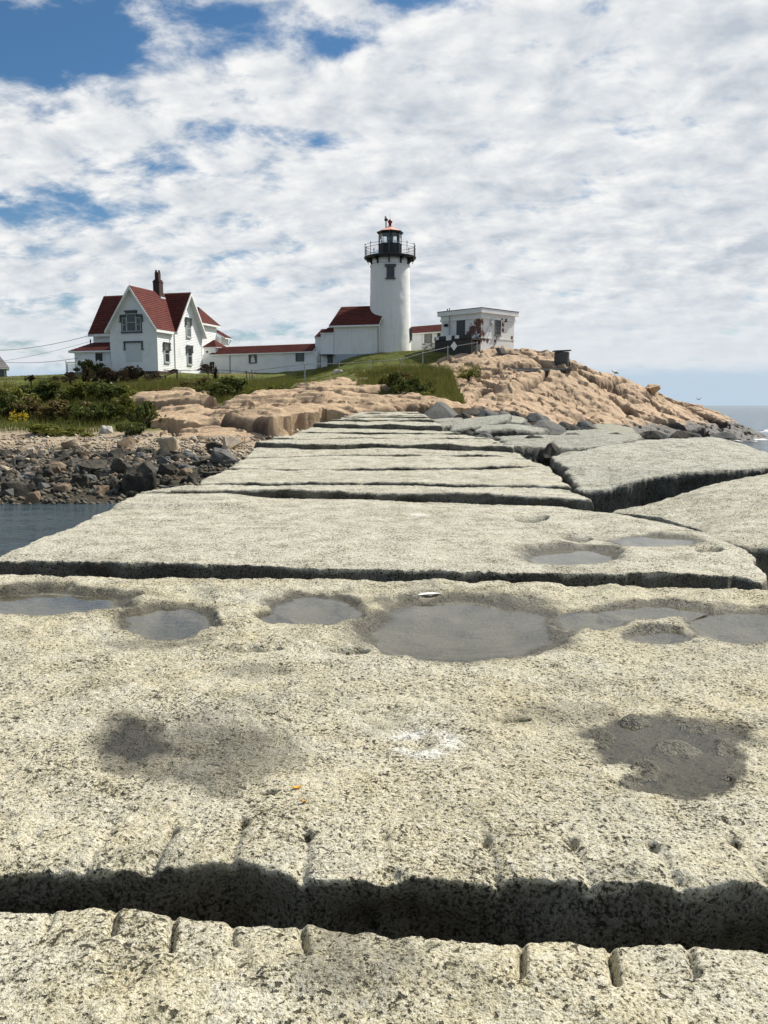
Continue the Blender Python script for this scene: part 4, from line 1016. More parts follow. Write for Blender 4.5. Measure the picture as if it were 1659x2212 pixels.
# ------------------------------------------------------------------ building kit
def R(d): return math.radians(d)
def part(mb, name, mat, parent, smooth=False, label=None):
    o = mb.build(name, M[mat], parent, smooth)
    if label: o['label'] = label
    return o
def window(parent, plane, a, z0, w, h, rows=2, cols=1, frame='sash', pane='pane', hood=None, trim=None, out=0.0, name='window', bar=0.05, fw=0.07, sill=True, curtain=0.0):
    """plane: function (along, out, z) -> local point. Frame proud of the wall, pane set back inside it"""
    L = plane
    fr = MB()
    def bx(mb, a0, a1, o0, o1, b0, b1):
        mb.prism([L(a0, o0, b0), L(a1, o0, b0), L(a1, o0, b1), L(a0, o0, b1)], Vector(L(a0, o1, b0)) - Vector(L(a0, o0, b0)))
    a0, a1 = a - w / 2, a + w / 2; o0, o1 = out + 0.022, out + 0.085
    bx(fr, a0, a0 + fw, o0, o1, z0, z0 + h); bx(fr, a1 - fw, a1, o0, o1, z0, z0 + h)
    bx(fr, a0 + fw, a1 - fw, o0, o1, z0, z0 + fw); bx(fr, a0 + fw, a1 - fw, o0, o1, z0 + h - fw, z0 + h)
    win = part(fr, name, frame, parent)
    mb = MB(); ih = (h - 2 * fw) / rows; iw = (w - 2 * fw) / cols
    for r in range(1, rows): bx(mb, a0 + fw, a1 - fw, o0, o1 - 0.015, z0 + fw + r * ih - bar / 2, z0 + fw + r * ih + bar / 2)
    for c in range(1, cols): bx(mb, a0 + fw + c * iw - bar / 3, a0 + fw + c * iw + bar / 3, o0, o1 - 0.02, z0 + fw, z0 + h - fw)
    if rows > 1 or cols > 1: part(mb, 'glazing_bar', frame, win)
    for r in range(rows):
        p = MB(); bx(p, a0 + fw, a1 - fw, o0 + 0.002, o0 + 0.02, z0 + fw + r * ih + (bar / 2 if r else 0), z0 + fw + (r + 1) * ih - (bar / 2 if r < rows - 1 else 0))
        part(p, 'pane', pane, win)
    if curtain:
        p = MB(); bx(p, a0 + fw + .02, a1 - fw - .02, o0 + 0.021, o0 + 0.026, z0 + h - fw - (h - 2 * fw) * curtain, z0 + h - fw - .02); part(p, 'blind', 'pane_blind', win)
    if trim:
        q = MB(); t = 0.10
        bx(q, a0 - t, a0 - .002, out + .022, out + .07, z0 - 0.02, z0 + h + t); bx(q, a1 + .002, a1 + t, out + .022, out + .07, z0 - .02, z0 + h + t)
        bx(q, a0 - .002, a1 + .002, out + .022, out + .072, z0 + h + .002, z0 + h + t)
        part(q, 'window_trim', trim, win)
    if sill:
        q = MB(); bx(q, a0 - 0.06, a1 + 0.06, out + .02, out + 0.14, z0 - 0.09, z0 - 0.002); part(q, 'sill', frame if not trim else 'sash', win)
    if hood:
        q = MB(); bx(q, a0 - 0.14, a1 + 0.14, out + .02, out + 0.20, z0 + h + 0.10, z0 + h + 0.22)
        bx(q, a0 - 0.14, a0 - 0.01, out + .02, out + 0.15, z0 + h - 0.42, z0 + h + 0.098); bx(q, a1 + 0.01, a1 + 0.14, out + .02, out + 0.15, z0 + h - 0.42, z0 + h + 0.098)
        bx(q, a0 - 0.20, a0 - 0.005, out + .02, out + 0.17, z0 + h - 0.50, z0 + h - 0.42); bx(q, a1 + 0.005, a1 + 0.20, out + .02, out + 0.17, z0 + h - 0.50, z0 + h - 0.42)
        part(q, 'hood_mould', hood, win)
    return win
def clapwall(parent, pts, name='clapboard_wall', mat='clapboard', course=0.15):
    return part(MB().rows(pts, course, 0.028), name, mat, parent)
def roof_slope(parent, pts, thick=0.14, name='roof_slope', course=0.24, mat='shingle', trim='white_paint'):
    """pts counter-clockwise seen from outside; shingle courses on top of a boarded slab whose edge is the fascia"""
    P_ = [Vector(p) for p in pts]; n = (P_[1] - P_[0]).cross(P_[2] - P_[0]).normalized()
    if n.z < 0: P_.reverse(); n = -n
    o = part(MB().rows(P_, course, 0.035), name, mat, parent)
    part(MB().prism([p - Vector((0, 0, 0.006)) for p in P_], Vector((0, 0, -thick / max(n.z, 0.45)))), 'fascia', trim, o)
    return o

# ------------------------------------------------------------------ keeper's house
hz0 = at(348, 801, 76).z
HX, HY, HR = -20.45, 76.0, R(-17)
house = tag(empty('keepers_house', (HX, HY, hz0), HR), "white clapboard keeper's house with steep red gables and a brick chimney", 'house')
He, Hp = 4.0, 7.5
clapwall(house, [(-4.84, 0, 0), (0, 0, 0), (0, 0, He), (-2.42, 0, Hp), (-4.84, 0, He)])
clapwall(house, [(0, 0, 0), (0, 2.9, 0), (0, 2.9, He), (0, 0, He)])
clapwall(house, [(.06, 2.9, 0), (.06, 7.9, 0), (.06, 7.9, He), (.06, 5.4, Hp), (.06, 2.9, He)])
clapwall(house, [(-4.84, 2.9, 0), (-4.84, 0, 0), (-4.84, 0, He), (-4.84, 2.9, He)])
clapwall(house, [(-8.8, 2.9, 0), (-4.84, 2.9, 0), (-4.84, 2.9, He), (-8.8, 2.9, He)])
clapwall(house, [(-8.8, 7.9, 0), (-8.8, 2.9, 0), (-8.8, 2.9, He), (-8.8, 5.4, Hp), (-8.8, 7.9, He)])
clapwall(house, [(.06, 7.9, 0), (-8.8, 7.9, 0), (-8.8, 7.9, He), (.06, 7.9, He)])
core = MB().box((-4.82, .02, -.3), (-.02, 5, He - .3)).box((-8.78, 2.92, -.3), (.03, 7.88, He - .3)); part(core, 'inner_wall', 'white_paint', house)
oh = 0.30; k1 = (Hp - He) / 2.42; k2 = (Hp - He) / 2.5; up = 0.10
zr = lambda x: Hp + up - k1 * abs(x + 2.42); zg = lambda y: Hp + up - k2 * abs(y - 5.4)
yv = lambda x: 5.4 - (k1 / k2) * abs(x + 2.42)
roof_slope(house, [(-2.42, -.45, zr(-2.42)), (oh, -.45, zr(oh)), (oh, yv(oh), zr(oh)), (-2.42, 5.4, zr(-2.42))])
roof_slope(house, [(-2.42, 5.4, zr(-2.42)), (-4.84 - oh, yv(-4.84 - oh), zr(-4.84 - oh)), (-4.84 - oh, -.45, zr(-4.84 - oh)), (-2.42, -.45, zr(-2.42))])
ye = 2.9 - oh
roof_slope(house, [(-2.42, 5.4, zg(5.4)), (oh, ye, zg(ye)), (.5, ye, zg(ye)), (.5, 5.4, zg(5.4))])
roof_slope(house, [(-9.2, 5.4, zg(5.4)), (-9.2, ye, zg(ye)), (-4.84 - oh, ye, zg(ye)), (-2.42, 5.4, zg(5.4))])
roof_slope(house, [(.5, 5.4, zg(5.4)), (.5, 8.2, zg(8.2)), (-9.2, 8.2, zg(8.2)), (-9.2, 5.4, zg(5.4))])
# barge boards on the two gables in view, corner boards, plinth
def barge(parent, pl, half, c, outv, z_top, k, w=0.26):
    for sgn in (-1, 1):
        e = half + oh
        a, b = (c, z_top), (c + sgn * e, z_top - k * e)
        pts = [pl(a[0], outv, a[1] - .02), pl(b[0], outv, b[1] - .02), pl(b[0], outv, b[1] - w), pl(a[0], outv, a[1] - w - .06)]
        part(MB().prism(pts, Vector(pl(0, outv + .05, 0)) - Vector(pl(0, outv, 0))), 'barge_board', 'white_paint', parent)
FR = lambda a, o, z: (a, -o, z)              # front wall (normal -y)
RT = lambda a, o, z: (o, a, z)               # right wall (normal +x)
barge(house, FR, 2.42, -2.42, .452, Hp + up - .02, k1)
barge(house, RT, 2.5, 5.4, .502, Hp + up - .02, k2)
for a_, b_ in (((-.02, -.045, 0), (.04, .10, He)), ((-4.90, -.045, 0), (-4.76, .04, He)), ((.03, 2.86, 0), (.105, 2.99, He)), ((.03, 7.84, 0), (.105, 7.97, He))): part(MB().box(a_, b_), 'corner_board', 'white_paint', house)
part(MB().box((-5.0, -.06, -.9), (.12, 8.0, -.02)).box((-9.0, 2.8, -.9), (-5.001, 8.0, -.02)), 'foundation', 'brick', house, label='dark brick foundation')
# windows
def tri_window():
    w = window(house, FR, -2.56, 3.55, 0.98, 1.62, 2, 1, trim='trim_grey', hood=None, sill=False)
    for a in (-3.30, -1.82):
        window(house, FR, a, 3.55, 0.46, 1.25, 2, 1, trim='trim_grey', sill=False, fw=0.06)
    q = MB()
    def bx(a0, a1, o0, o1, z0, z1): q.box((a0, -o1, z0), (a1, -o0, z1))
    bx(-3.66, -1.46, .02, .13, 3.41, 3.528); bx(-3.70, -3.08, .022, .17, 4.92, 5.06); bx(-2.04, -1.42, .022, .17, 4.92, 5.06); bx(-3.20, -1.92, .024, .19, 5.29, 5.43)
    bx(-3.74, -3.64, .022, .15, 4.50, 4.918); bx(-1.48, -1.38, .022, .15, 4.50, 4.918); bx(-3.80, -3.62, .02, .17, 4.40, 4.498); bx(-1.50, -1.32, .02, .17, 4.40, 4.498)
    part(q, 'hood_mould', 'trim_grey', w)
tri_window()
q = MB().box((-3.28, -.05, .88), (-1.60, -.024, 2.52)); bd = part(q, 'boarded_window', 'board', house, label='ground-floor window boarded over in white')
q = MB().box((-3.42, -.17, 2.56), (-1.46, -.022, 2.70)).box((-3.42, -.13, 1.98), (-3.30, -.022, 2.558)).box((-1.58, -.13, 1.98), (-1.46, -.022, 2.558)).box((-3.50, -.15, 1.90), (-3.29, -.022, 1.978)).box((-1.59, -.15, 1.90), (-1.38, -.022, 1.978))
part(q, 'hood_mould', 'trim_grey', bd)
RT2 = lambda a, o, z: (.06 + o, a, z)
window(house, RT, 1.50, 0.82, 0.80, 1.60, 2, 1, hood='trim_grey', curtain=0.3, trim='sash')
window(house, RT2, 5.45, 0.80, 0.80, 1.60, 2, 1, hood='trim_grey', trim='sash')
window(house, RT2, 5.40, 3.40, 0.76, 1.62, 2, 1, hood='trim_grey', pane='pane_blind', trim='sash')
# basement hatch and vents on the right wall
part(MB().box((.125, 3.1, -.75), (.165, 3.9, -.1)), 'cellar_hatch', 'grey_wood', house)
# chimney
def chimney():
    cx, cy = -2.42, 4.35; ch = None
    mb = MB(); mb.box((cx - .34, cy - .34, 6.6), (cx + .34, cy + .34, 8.45)); mb.box((cx - .37, cy - .37, 8.45), (cx + .37, cy + .37, 8.58)); mb.box((cx - .30, cy - .30, 8.58), (cx + .30, cy + .30, 8.72))
    ch = part(mb, 'chimney', 'brick', house, label='tall dark brick chimney')
    part(MB().box((cx - .20, cy - .20, 8.72), (cx + .20, cy + .20, 9.40)), 'chimney_pot', 'brick', ch)
    part(MB().tube((cx - .12, cy - .05, 9.38), (cx - .12, cy - .05, 9.62), .10).tube((cx + .14, cy + .05, 9.38), (cx + .14, cy + .05, 9.60), .10), 'flue', 'concrete', ch)
    part(MB().box((cx - .40, cy - .40, 6.95), (cx + .52, cy + .40, 7.10)), 'flashing', 'board', ch)
chimney()
for (x, y, z) in ((-2.42, -.3, Hp + .1), (.35, 5.4, Hp + .1), (-9.0, 5.4, Hp + .1), (-5.5, 5.4, Hp + .1)):
    part(MB().tube((x, y, z - .05), (x, y, z + .45), .012, .004, 5), 'lightning_rod', 'galv', house)
# lean-to and porch at the left
LT = [(-9.7, 1.15), (-4.86, 1.15), (-4.86, 2.88), (-9.7, 2.88)]
clapwall(house, [(-9.7, 1.15, 0), (-4.86, 1.15, 0), (-4.86, 1.15, 2.05), (-9.7, 1.15, 2.05)])
clapwall(house, [(-9.7, 4.4, 0), (-9.7, 1.15, 0), (-9.7, 1.15, 2.05), (-9.7, 4.4, 2.05)])
roof_slope(house, [(-10.1, .75, 1.98), (-4.85, .75, 1.98), (-4.85, 2.9, 2.9), (-8.8, 2.9, 2.9)], 0.12)
roof_slope(house, [(-10.1, 4.8, 1.98), (-10.1, .75, 1.98), (-8.8, 2.9, 2.9), (-8.8, 4.8, 2.9)], 0.12)
part(MB().tube((-8.2, 1.6, 2.3), (-8.2, 1.6, 3.1), .06), 'vent_pipe', 'black_iron', house)
LF = lambda a, o, z: (a, 1.15 - o, z)
dr = MB().box((-7.35, 1.08, 0.15), (-6.55, 1.126, 1.75)); part(dr, 'door', 'dark_open', house, label='dark open porch doorway')
part(MB().box((-7.45, 1.06, .1), (-7.352, 1.125, 1.85)).box((-6.548, 1.06, .1), (-6.45, 1.125, 1.85)).box((-7.45, 1.055, 1.852), (-6.45, 1.124, 1.95)), 'door_frame', 'white_paint', house)
window(house, LF, -5.35, .55, .55, 1.2, 2, 1, trim='trim_grey')
part(MB().box((-9.7, -.2, -.28), (-4.9, 1.14, -.03)), 'porch_deck', 'grey_wood', house)
rail = MB()
for z in (.12, .86): rail.box((-9.7, -.20, z), (-4.9, -.14, z + .07))
for i in range(38): rail.box((-9.66 + i * .127, -.19, .19), (-9.61 + i * .127, -.15, .86))
for x in (-9.7, -7.9, -6.2, -5.0): rail.box((x, -.23, -.05), (x + .12, -.11, 1.05))
part(rail, 'porch_railing', 'white_paint', house)
# rear ell
clapwall(house, [(-1.1, 7.92, 0), (-1.1, 13.2, 0), (-1.1, 13.2, 5.35), (-1.1, 7.92, 5.35)])
clapwall(house, [(-1.1, 13.2, 0), (-5.5, 13.2, 0), (-5.5, 13.2, 5.35), (-3.3, 13.2, 7.1), (-1.1, 13.2, 5.35)])
part(MB().box((-5.48, 7.9, -.3), (-1.13, 13.17, 5.1)), 'inner_wall', 'white_paint', house)
ke = (7.1 - 5.35) / 2.2
roof_slope(house, [(-3.3, 6.5, 7.2), (-.75, 6.5, 7.2 - ke * 2.55), (-.75, 13.55, 7.2 - ke * 2.55), (-3.3, 13.55, 7.2)])
roof_slope(house, [(-3.3, 13.55, 7.2), (-5.85, 13.55, 7.2 - ke * 2.55), (-5.85, 6.5, 7.2 - ke * 2.55), (-3.3, 6.5, 7.2)])
part(MB().tube((-1.9, 11.0, 5.9), (-1.9, 11.0, 6.9), .06), 'vent_pipe', 'black_iron', house)
window(house, lambda a, o, z: (-1.1 + o, a, z), 8.9, 3.6, .8, 1.5, 2, 1, trim='sash')
clapwall(house, [(-.5, 13.22, 3.0), (-.5, 14.6, 3.0), (-.5, 14.6, 4.1), (-.5, 13.22, 4.1)])
part(MB().box((-2.2, 13.21, 2.9), (-.53, 14.58, 4.05)), 'bay', 'white_paint', house)
roof_slope(house, [(-1.9, 13.2, 4.95), (-.1, 13.2, 3.95), (-.1, 14.9, 3.95), (-1.9, 14.9, 4.95)], 0.1)
part(MB().path([(-.2, 14.7, 3.8), (-.5, 14.65, 3.3), (-.6, 14.6, 0)], .035), 'downpipe', 'galv', house)

# ------------------------------------------------------------------ covered walkway from the house to the tower
A_ = Vector((-17.7, 84.6)); B_ = Vector(((690 - CX) / FPX * 78.9, 78.9)); d_ = (B_ - A_); WL = d_.length
wrot = math.atan2(d_.y, d_.x); wz0 = EYE + 2.95
wz1 = EYE + (875 - 761.3) * 79.3 / FPX; wzr = EYE + (875 - 745.4) * 80.2 / FPX
walk = tag(empty('covered_walkway', (A_.x, A_.y, wz0), wrot), "long low white covered walkway with red roof between house and tower", 'walkway')
he, hr = wz1 - wz0, wzr - wz0
clapwall(walk, [(-.9, 0, -.5), (WL - .2, 0, -.5), (WL - .2, 0, he), (-.9, 0, he)])
part(MB().box((-.88, .03, -.5), (WL - .22, 2.0, he - .05)), 'inner_wall', 'white_paint', walk)
roof_slope(walk, [(.3, -.22, he - .03), (WL - .5, -.22, he - .03), (WL - .5, 1.0, hr), (.9, 1.0, hr)], .09, course=.2)
roof_slope(walk, [(WL - .5, 2.2, he - .03), (.3, 2.2, he - .03), (.9, 1.0, hr), (WL - .5, 1.0, hr)], .09, course=.2)
WF = lambda a, o, z: (a, -o, z)
def along(px_):
    a = (px_ - CX) / FPX; # intersect sight line with the walkway front
    # A + t*d : x/y = a
    ux, uy = d_.x / WL, d_.y / WL
    return (a * A_.y - A_.x) / (ux - a * uy)
for px_, y0, y1, pn in ((551, 766.5, 787.2, 'pane_curtain'), (651, 762.2, 782.8, 'pane')):
    t_ = along(px_); Yd = A_.y + d_.y / WL * t_; zz0 = EYE + (875 - y1) * Yd / FPX - wz0; zz1 = EYE + (875 - y0) * Yd / FPX - wz0
    window(walk, WF, t_, zz0, .92, zz1 - zz0, 1, 1, frame='trim_grey', pane='pane', sill=False, curtain=0.0, fw=.08)
    if pn == 'pane_curtain':
        c = MB(); c.prism([(t_ - .25, -.05, zz0 + .1), (t_ + .27, -.05, zz0 + .1), (t_ + .2, -.05, zz0 + .5), (t_ + .08, -.05, zz0 + .62), (t_ + .1, -.05, zz1 - zz0 - .2 + zz0), (t_ - .1, -.05, zz1 - zz0 - .2 + zz0), (t_ - .08, -.05, zz0 + .62), (t_ - .2, -.05, zz0 + .5)], (0, -.006, 0)); part(c, 'drape', 'pane_curtain', walk)
t_ = along(464.3)
part(MB().box((t_ - .28, -.05, .35), (t_ + .28, -.023, 1.35)), 'door', 'dark_open', walk, label='small dark doorway')
part(MB().box((t_ - .36, -.07, .3), (t_ - .282, -.022, 1.43)).box((t_ + .282, -.07, .3), (t_ + .36, -.022, 1.43)).box((t_ - .36, -.072, 1.352), (t_ + .36, -.021, 1.45)), 'door_frame', 'white_paint', walk)
part(MB().box((t_ - .5, -.9, -.4), (t_ + .7, -.08, .28)), 'steps', 'grey_wood', walk)
hr_ = MB().tube((t_ - .5, -.85, .28), (t_ + .0, -.85, 1.0), .04).tube((t_, -.85, 1.0), (t_ + .7, -.85, .95), .03).tube((t_ + .7, -.85, .2), (t_ + .7, -.85, .95), .03).tube((t_, -.85, .2), (t_, -.85, 1.0), .03)
part(hr_, 'handrail', 'white_paint', walk)
tp = along(502); part(MB().tube((tp, -.06, -.4), (tp, -.06, he - .02), .05), 'downpipe', 'galv', walk)
# entry with a small hipped roof at the house end
ex = along(459); eh = EYE + (875 - 753.8) * 85 / FPX - wz0; ep = EYE + (875 - 738) * 85.6 / FPX - wz0
part(MB().box((ex - .75, .05, he - .08), (ex + .7, 1.7, eh - .03)), 'entry_wall', 'white_paint', walk)
for tri in ([(ex - .9, -.1, eh), (ex + .9, -.1, eh), (ex - .05, .85, ep)], [(ex + .9, -.1, eh), (ex + .9, 1.85, eh), (ex - .05, .85, ep)], [(ex + .9, 1.85, eh), (ex - .9, 1.85, eh), (ex - .05, .85, ep)], [(ex - .9, 1.85, eh), (ex - .9, -.1, eh), (ex - .05, .85, ep)]):
    roof_slope(walk, tri, .05, course=.2)
part(MB().tube((ex - .35, .047, eh - .45), (ex - .35, .0, eh - .45), .11, n=14), 'vent', 'black_iron', walk)

# ------------------------------------------------------------------ workroom attached to the tower, with its stepped entries
pR = Vector(((816.6 - CX) / FPX * 77.6, 77.6)); pL = Vector(((723 - CX) / FPX * 78.8, 78.8)); e_ = pR - pL; WW = e_.length
kz0 = EYE + (875 - 766.5) * 78 / FPX
work = tag(empty('workroom', (pL.x, pL.y, kz0), math.atan2(e_.y, e_.x)), 'white workroom with dark red roof against the left side of the tower', 'building')
kh = EYE + (875 - 708) * 78.2 / FPX - kz0; kr = EYE + (875 - 668.2) * 80.3 / FPX - kz0
part(MB().box((0, 0, -.02), (WW, 4.2, kh)), 'masonry_wall', 'stucco', work)
part(MB().box((-.02, -.03, -2.2), (WW - .05, 4.0, -.03)), 'plinth', 'plinth', work, label='blue-grey stone plinth')
sl = kr - kh + .12; 
roof_slope(work, [(-.38, -.30, kh + .02), (WW + .2, -.30, kh + .02), (WW + .2, 2.1, kr), (.05, 2.1, kr)], .12)
roof_slope(work, [(WW + .2, 4.5, kh + .02), (-.38, 4.5, kh + .02), (.05, 2.1, kr), (WW + .2, 2.1, kr)], .12)
part(MB().prism([(.02, .3, kh), (.02, 3.9, kh), (.1, 2.1, kr - .15)], (-.05, 0, 0)), 'gable_wall', 'stucco', work)
part(MB().box((-.3, -.20, kh - .14), (WW, -.004, kh - .02)), 'eave_board', 'white_paint', work)
part(MB().tube((WW + .06, -.10, -1.0), (WW + .06, -.10, kh), .06), 'downpipe', 'galv', work)
# stepped entry (two boxes)
bw = 1.27; bz = EYE + (875 - 723.5) * 79 / FPX - kz0; az = EYE + (875 - 731.5) * 79.3 / FPX - kz0
for (x0, x1, y0, zt, pk, nm) in ((-bw, -.01, -.04, bz, EYE + (875 - 706.5) * 79.4 / FPX - kz0, 'b'), (-bw - .68, -bw - .01, .25, az, EYE + (875 - 715) * 80.4 / FPX - kz0, 'a')):
    clapwall(work, [(x0, y0, -2.2), (x1, y0, -2.2), (x1, y0, zt), (x0, y0, zt)])
    part(MB().box((x0 + .015, y0 + .02, -2.2), (x1 - .015, 2.6, zt - .02)), 'inner_wall', 'white_paint', work)
    if nm == 'b':
        roof_slope(work, [(x0 - .04, y0 - .12, zt), (x1 + .03, y0 - .12, zt), (x1 + .03, 1.0, pk + .1), (x1 - .4, 1.0, pk)], .06, course=.2)
        roof_slope(work, [(x0 - .04, 2.7, zt), (x0 - .04, y0 - .12, zt), (x1 - .4, 1.0, pk)], .06, course=.2)
    else:
        roof_slope(work, [(x0 - .02, y0 - .12, zt), (x1 + .05, y0 - .12, zt), (x1 + .2, 1.3, pk), (x0 + .3, 1.3, pk)], .06, course=.2)
        roof_slope(work, [(x0 - .02, 2.7, zt), (x0 - .02, y0 - .12, zt), (x0 + .3, 1.3, pk), (x0 + .3, 2.7, pk)], .06, course=.2)
part(MB().box((-.62, -.12, -2.2), (-.06, -.045, -.12)), 'door', 'trim_grey', work, label='dark grey side door under a flat canopy')
part(MB().box((-1.2, -.85, -.12), (.1, -.046, -.05)), 'canopy', 'trim_grey', work)
part(MB().box((-1.1, -.82, -2.2), (-1.03, -.75, -.121)), 'canopy_post', 'grey_wood', work)

# ------------------------------------------------------------------ lighthouse tower
TY = 80.0; TX = (842.2 - CX) / FPX * TY
tz = lambda y: at(842, y, TY).z
tz0 = tz(766) - .35
tower = tag(empty('lighthouse', (TX, TY, tz0)), 'round white lighthouse tower with black gallery and red lantern roof', 'lighthouse')
z_ = lambda y: tz(y) - tz0
PXM = TY / FPX
Rb, Rt = 45.6 * PXM, 41.0 * PXM
zr_ = z_(576); zd = z_(557.5)
prof = []
for i in range(60):
    f = i / 59; z = f * zr_; prof.append((Rb + (Rt - Rb) * min(1, f * 1.05) ** 0.8, z))
me_t = MB().lathe([(Rb + .02, -2.5)] + prof, 96)
o = part(me_t, 'tower_wall', 'stucco', tower, True); auto_smooth(o, 40)
# roughcast irregularity
co = np.array([tuple(v.co) for v in o.data.vertices]); nn = 0.022 * fbm(co[:, 0], co[:, 1], co[:, 2], scale=1.4, octv=4, seed=41)
rr = np.hypot(co[:, 0], co[:, 1]); ok = rr > .5
co[ok, 0] *= 1 + nn[ok] / rr[ok]; co[ok, 1] *= 1 + nn[ok] / rr[ok]
o.data.vertices.foreach_set('co', co.reshape(-1)); o.data.update()
part(MB().lathe([(Rt - .05, zr_ - .08), (Rt + .05, zr_ - .06), (Rt + .05, zr_ + .06), (Rt - .05, zr_ + .09)], 96), 'collar', 'stucco', tower, False)
part(MB().lathe([(Rt - .09, zr_ + .05), (Rt - .09, zd - .08)], 96), 'watch_room_wall', 'stucco', tower, True)
Rd = 53.6 * PXM
part(MB().lathe([(Rt - .2, zd - .16), (Rd - .12, zd - .12), (Rd, zd - .10), (Rd + .05, zd - .02), (Rd + .05, zd + .05), (Rd - .05, zd + .08), (.5, zd + .09)], 96), 'gallery_deck', 'black_iron', tower)
NBR = 10
for i in range(NBR):
    t = 2 * math.pi * i / NBR - math.pi / 2 - .06; u = Vector((math.cos(t), math.sin(t), 0)); w = Vector((-math.sin(t), math.cos(t), 0)) * .055
    pts = [(Rt - .10, zd - .13), (Rd - .06, zd - .13), (Rd - .06, zd - .22)]
    for j in range(9):
        a = j / 8 * math.pi / 2; pts.append((Rd - .12 - (Rd - .12 - Rt - .02) * math.sin(a), zd - .22 - (zd - .22 - zr_ - .1) * (1 - math.cos(a))))
    pts += [(Rt + .02, zr_ + .08), (Rt - .10, zr_ + .08)]
    P3_ = [u * a + Vector((0, 0, b)) - w for a, b in pts]
    # split into quads against the wall so the curved face stays clean
    mb = MB(); mb.prism(P3_, w * 2)
    mb.tube(u * (Rd - .18) + Vector((0, 0, zd - .2)), u * (Rd - .18) + Vector((0, 0, zd - .48)), .045, .02, 6)
    part(mb, 'bracket', 'black_iron', tower)
zrt = z_(531) - .02
Rr = Rd - .03
for i in range(12):
    t = 2 * math.pi * (i + .35) / 12; c = (Rr * math.cos(t), Rr * math.sin(t))
    part(MB().tube((*c, zd), (*c, zrt + .06), .026, n=6).tube((*c, zrt + .05), (*c, zrt + .12), .045, n=6), 'railing_post', 'black_iron', tower)
for nm, zz_, r in (('top_rail', zrt, .020), ('middle_rail', zrt - .26, .016), ('bottom_rail', zd + .20, .016)):
    part(MB().ring(Rr, zz_, r, 72, 6), nm, 'black_iron', tower)
bal = MB()
for i in range(96):
    t = 2 * math.pi * i / 96; c = (Rr * math.cos(t), Rr * math.sin(t)); bal.tube((*c, zd + .20), (*c, zrt - .26), .0095, n=4, cap=False)
tag(part(bal, 'balusters', 'black_iron', tower), kind='stuff')
NS = 8; RL = 24.6 * PXM; zp = z_(528.5); zl0 = z_(507.5); ze = z_(503); za = z_(490)
def ngon(r, z, off=.13): return [(r * math.cos(2 * math.pi * (i + off) / NS), r * math.sin(2 * math.pi * (i + off) / NS), z) for i in range(NS)]
def nprism(levels):
    mb = MB(); vs = []
    for r, z in levels: vs += ngon(r, z)
    fs = [(j * NS + i, j * NS + (i + 1) % NS, (j + 1) * NS + (i + 1) % NS, (j + 1) * NS + i) for j in range(len(levels) - 1) for i in range(NS)]
    fs += [tuple(range(NS - 1, -1, -1)), tuple(range((len(levels) - 1) * NS, len(levels) * NS))]
    mb.add(vs, fs); return mb
part(nprism([(RL, zd + .05), (RL, zp - .03), (RL + .04, zp - .03), (RL + .04, zp + .03), (RL - .1, zp + .035)]), 'lantern_parapet', 'black_iron', tower)
seam = MB()
for i in range(NS):
    a, b = Vector(ngon(RL + .006, 0)[i]), Vector(ngon(RL + .006, 0)[(i + 1) % NS])
    for j in range(1, 6):
        p = a.lerp(b, j / 6); seam.tube((p.x, p.y, zd + .1), (p.x, p.y, zp - .05), .012, n=4)
part(seam, 'parapet_boards', 'black_iron', tower)
c0, c1 = ngon(RL - .05, zp + .03), ngon(RL - .05, zl0 + .05)
for i in range(NS):
    part(MB().tube(c0[i], c1[i], .035, n=6), 'lantern_mullion', 'black_iron', tower)
    a0, a1, b0_, b1_ = (Vector(q) for q in (c0[i], c0[(i + 1) % NS], c1[i], c1[(i + 1) % NS]))
    part(MB().add([a0, a1, b1_, b0_], [(0, 1, 2, 3)]), 'lantern_pane', 'lantern_glass', tower)
lr = part(nprism([(RL - .02, zl0 + .04), (RL + .02, zl0 + .04), (27.9 * PXM, ze - .02), (28.3 * PXM, ze + .05), (27.6 * PXM, ze + .07)]), 'lantern_cornice', 'black_iron', tower)
part(nprism([(27.4 * PXM, ze + .075), (.2, za)]), 'lantern_roof', 'red_metal', tower, label='eight-sided faded red lantern roof')
part(MB().lathe([(.26, za - .03), (.24, za + .04), (.12, za + .06), (.10, za + .16), (.17, za + .18), (.17, za + .22), (.07, za + .24)] + [(.215 * math.sin(a), za + .45 - .215 * math.cos(a)) for a in np.linspace(.35, 3.0, 14)], 24), 'ball_finial', 'finial_red', tower, True)
part(MB().tube((0, 0, za + .64), (0, 0, za + 1.35), .012, .005, 5), 'lightning_rod', 'black_iron', tower)
mx_ = -.38
part(MB().tube((mx_, .15, ze + .2), (mx_, .15, z_(476)), .055, n=8).box((mx_ - .15, 0, z_(476)), (mx_ + .17, .3, z_(472.5))), 'beacon_mast', 'black_iron', tower)
part(MB().lathe([(.07, z_(472.4)), (.11, z_(471)), (.11, z_(467.5)), (.07, z_(465.5))], 12, (mx_ - .02, .15)), 'beacon_lamp', 'board', tower, True)
part(MB().lathe([(.20, zp + .05), (.22, zp + .2), (.30, zp + .3), (.33, zp + .55), (.28, zp + .78), (.12, zp + .9)], 16), 'lens', 'pane_blind', tower, True)
part(MB().path([(-.10, -RL * .97, zd + .1), (-.10, -RL * .97, zl0), (-.08, -28.5 * PXM, ze), (0, -.2, za)], .014, 5), 'grounding_wire', 'sash', tower)
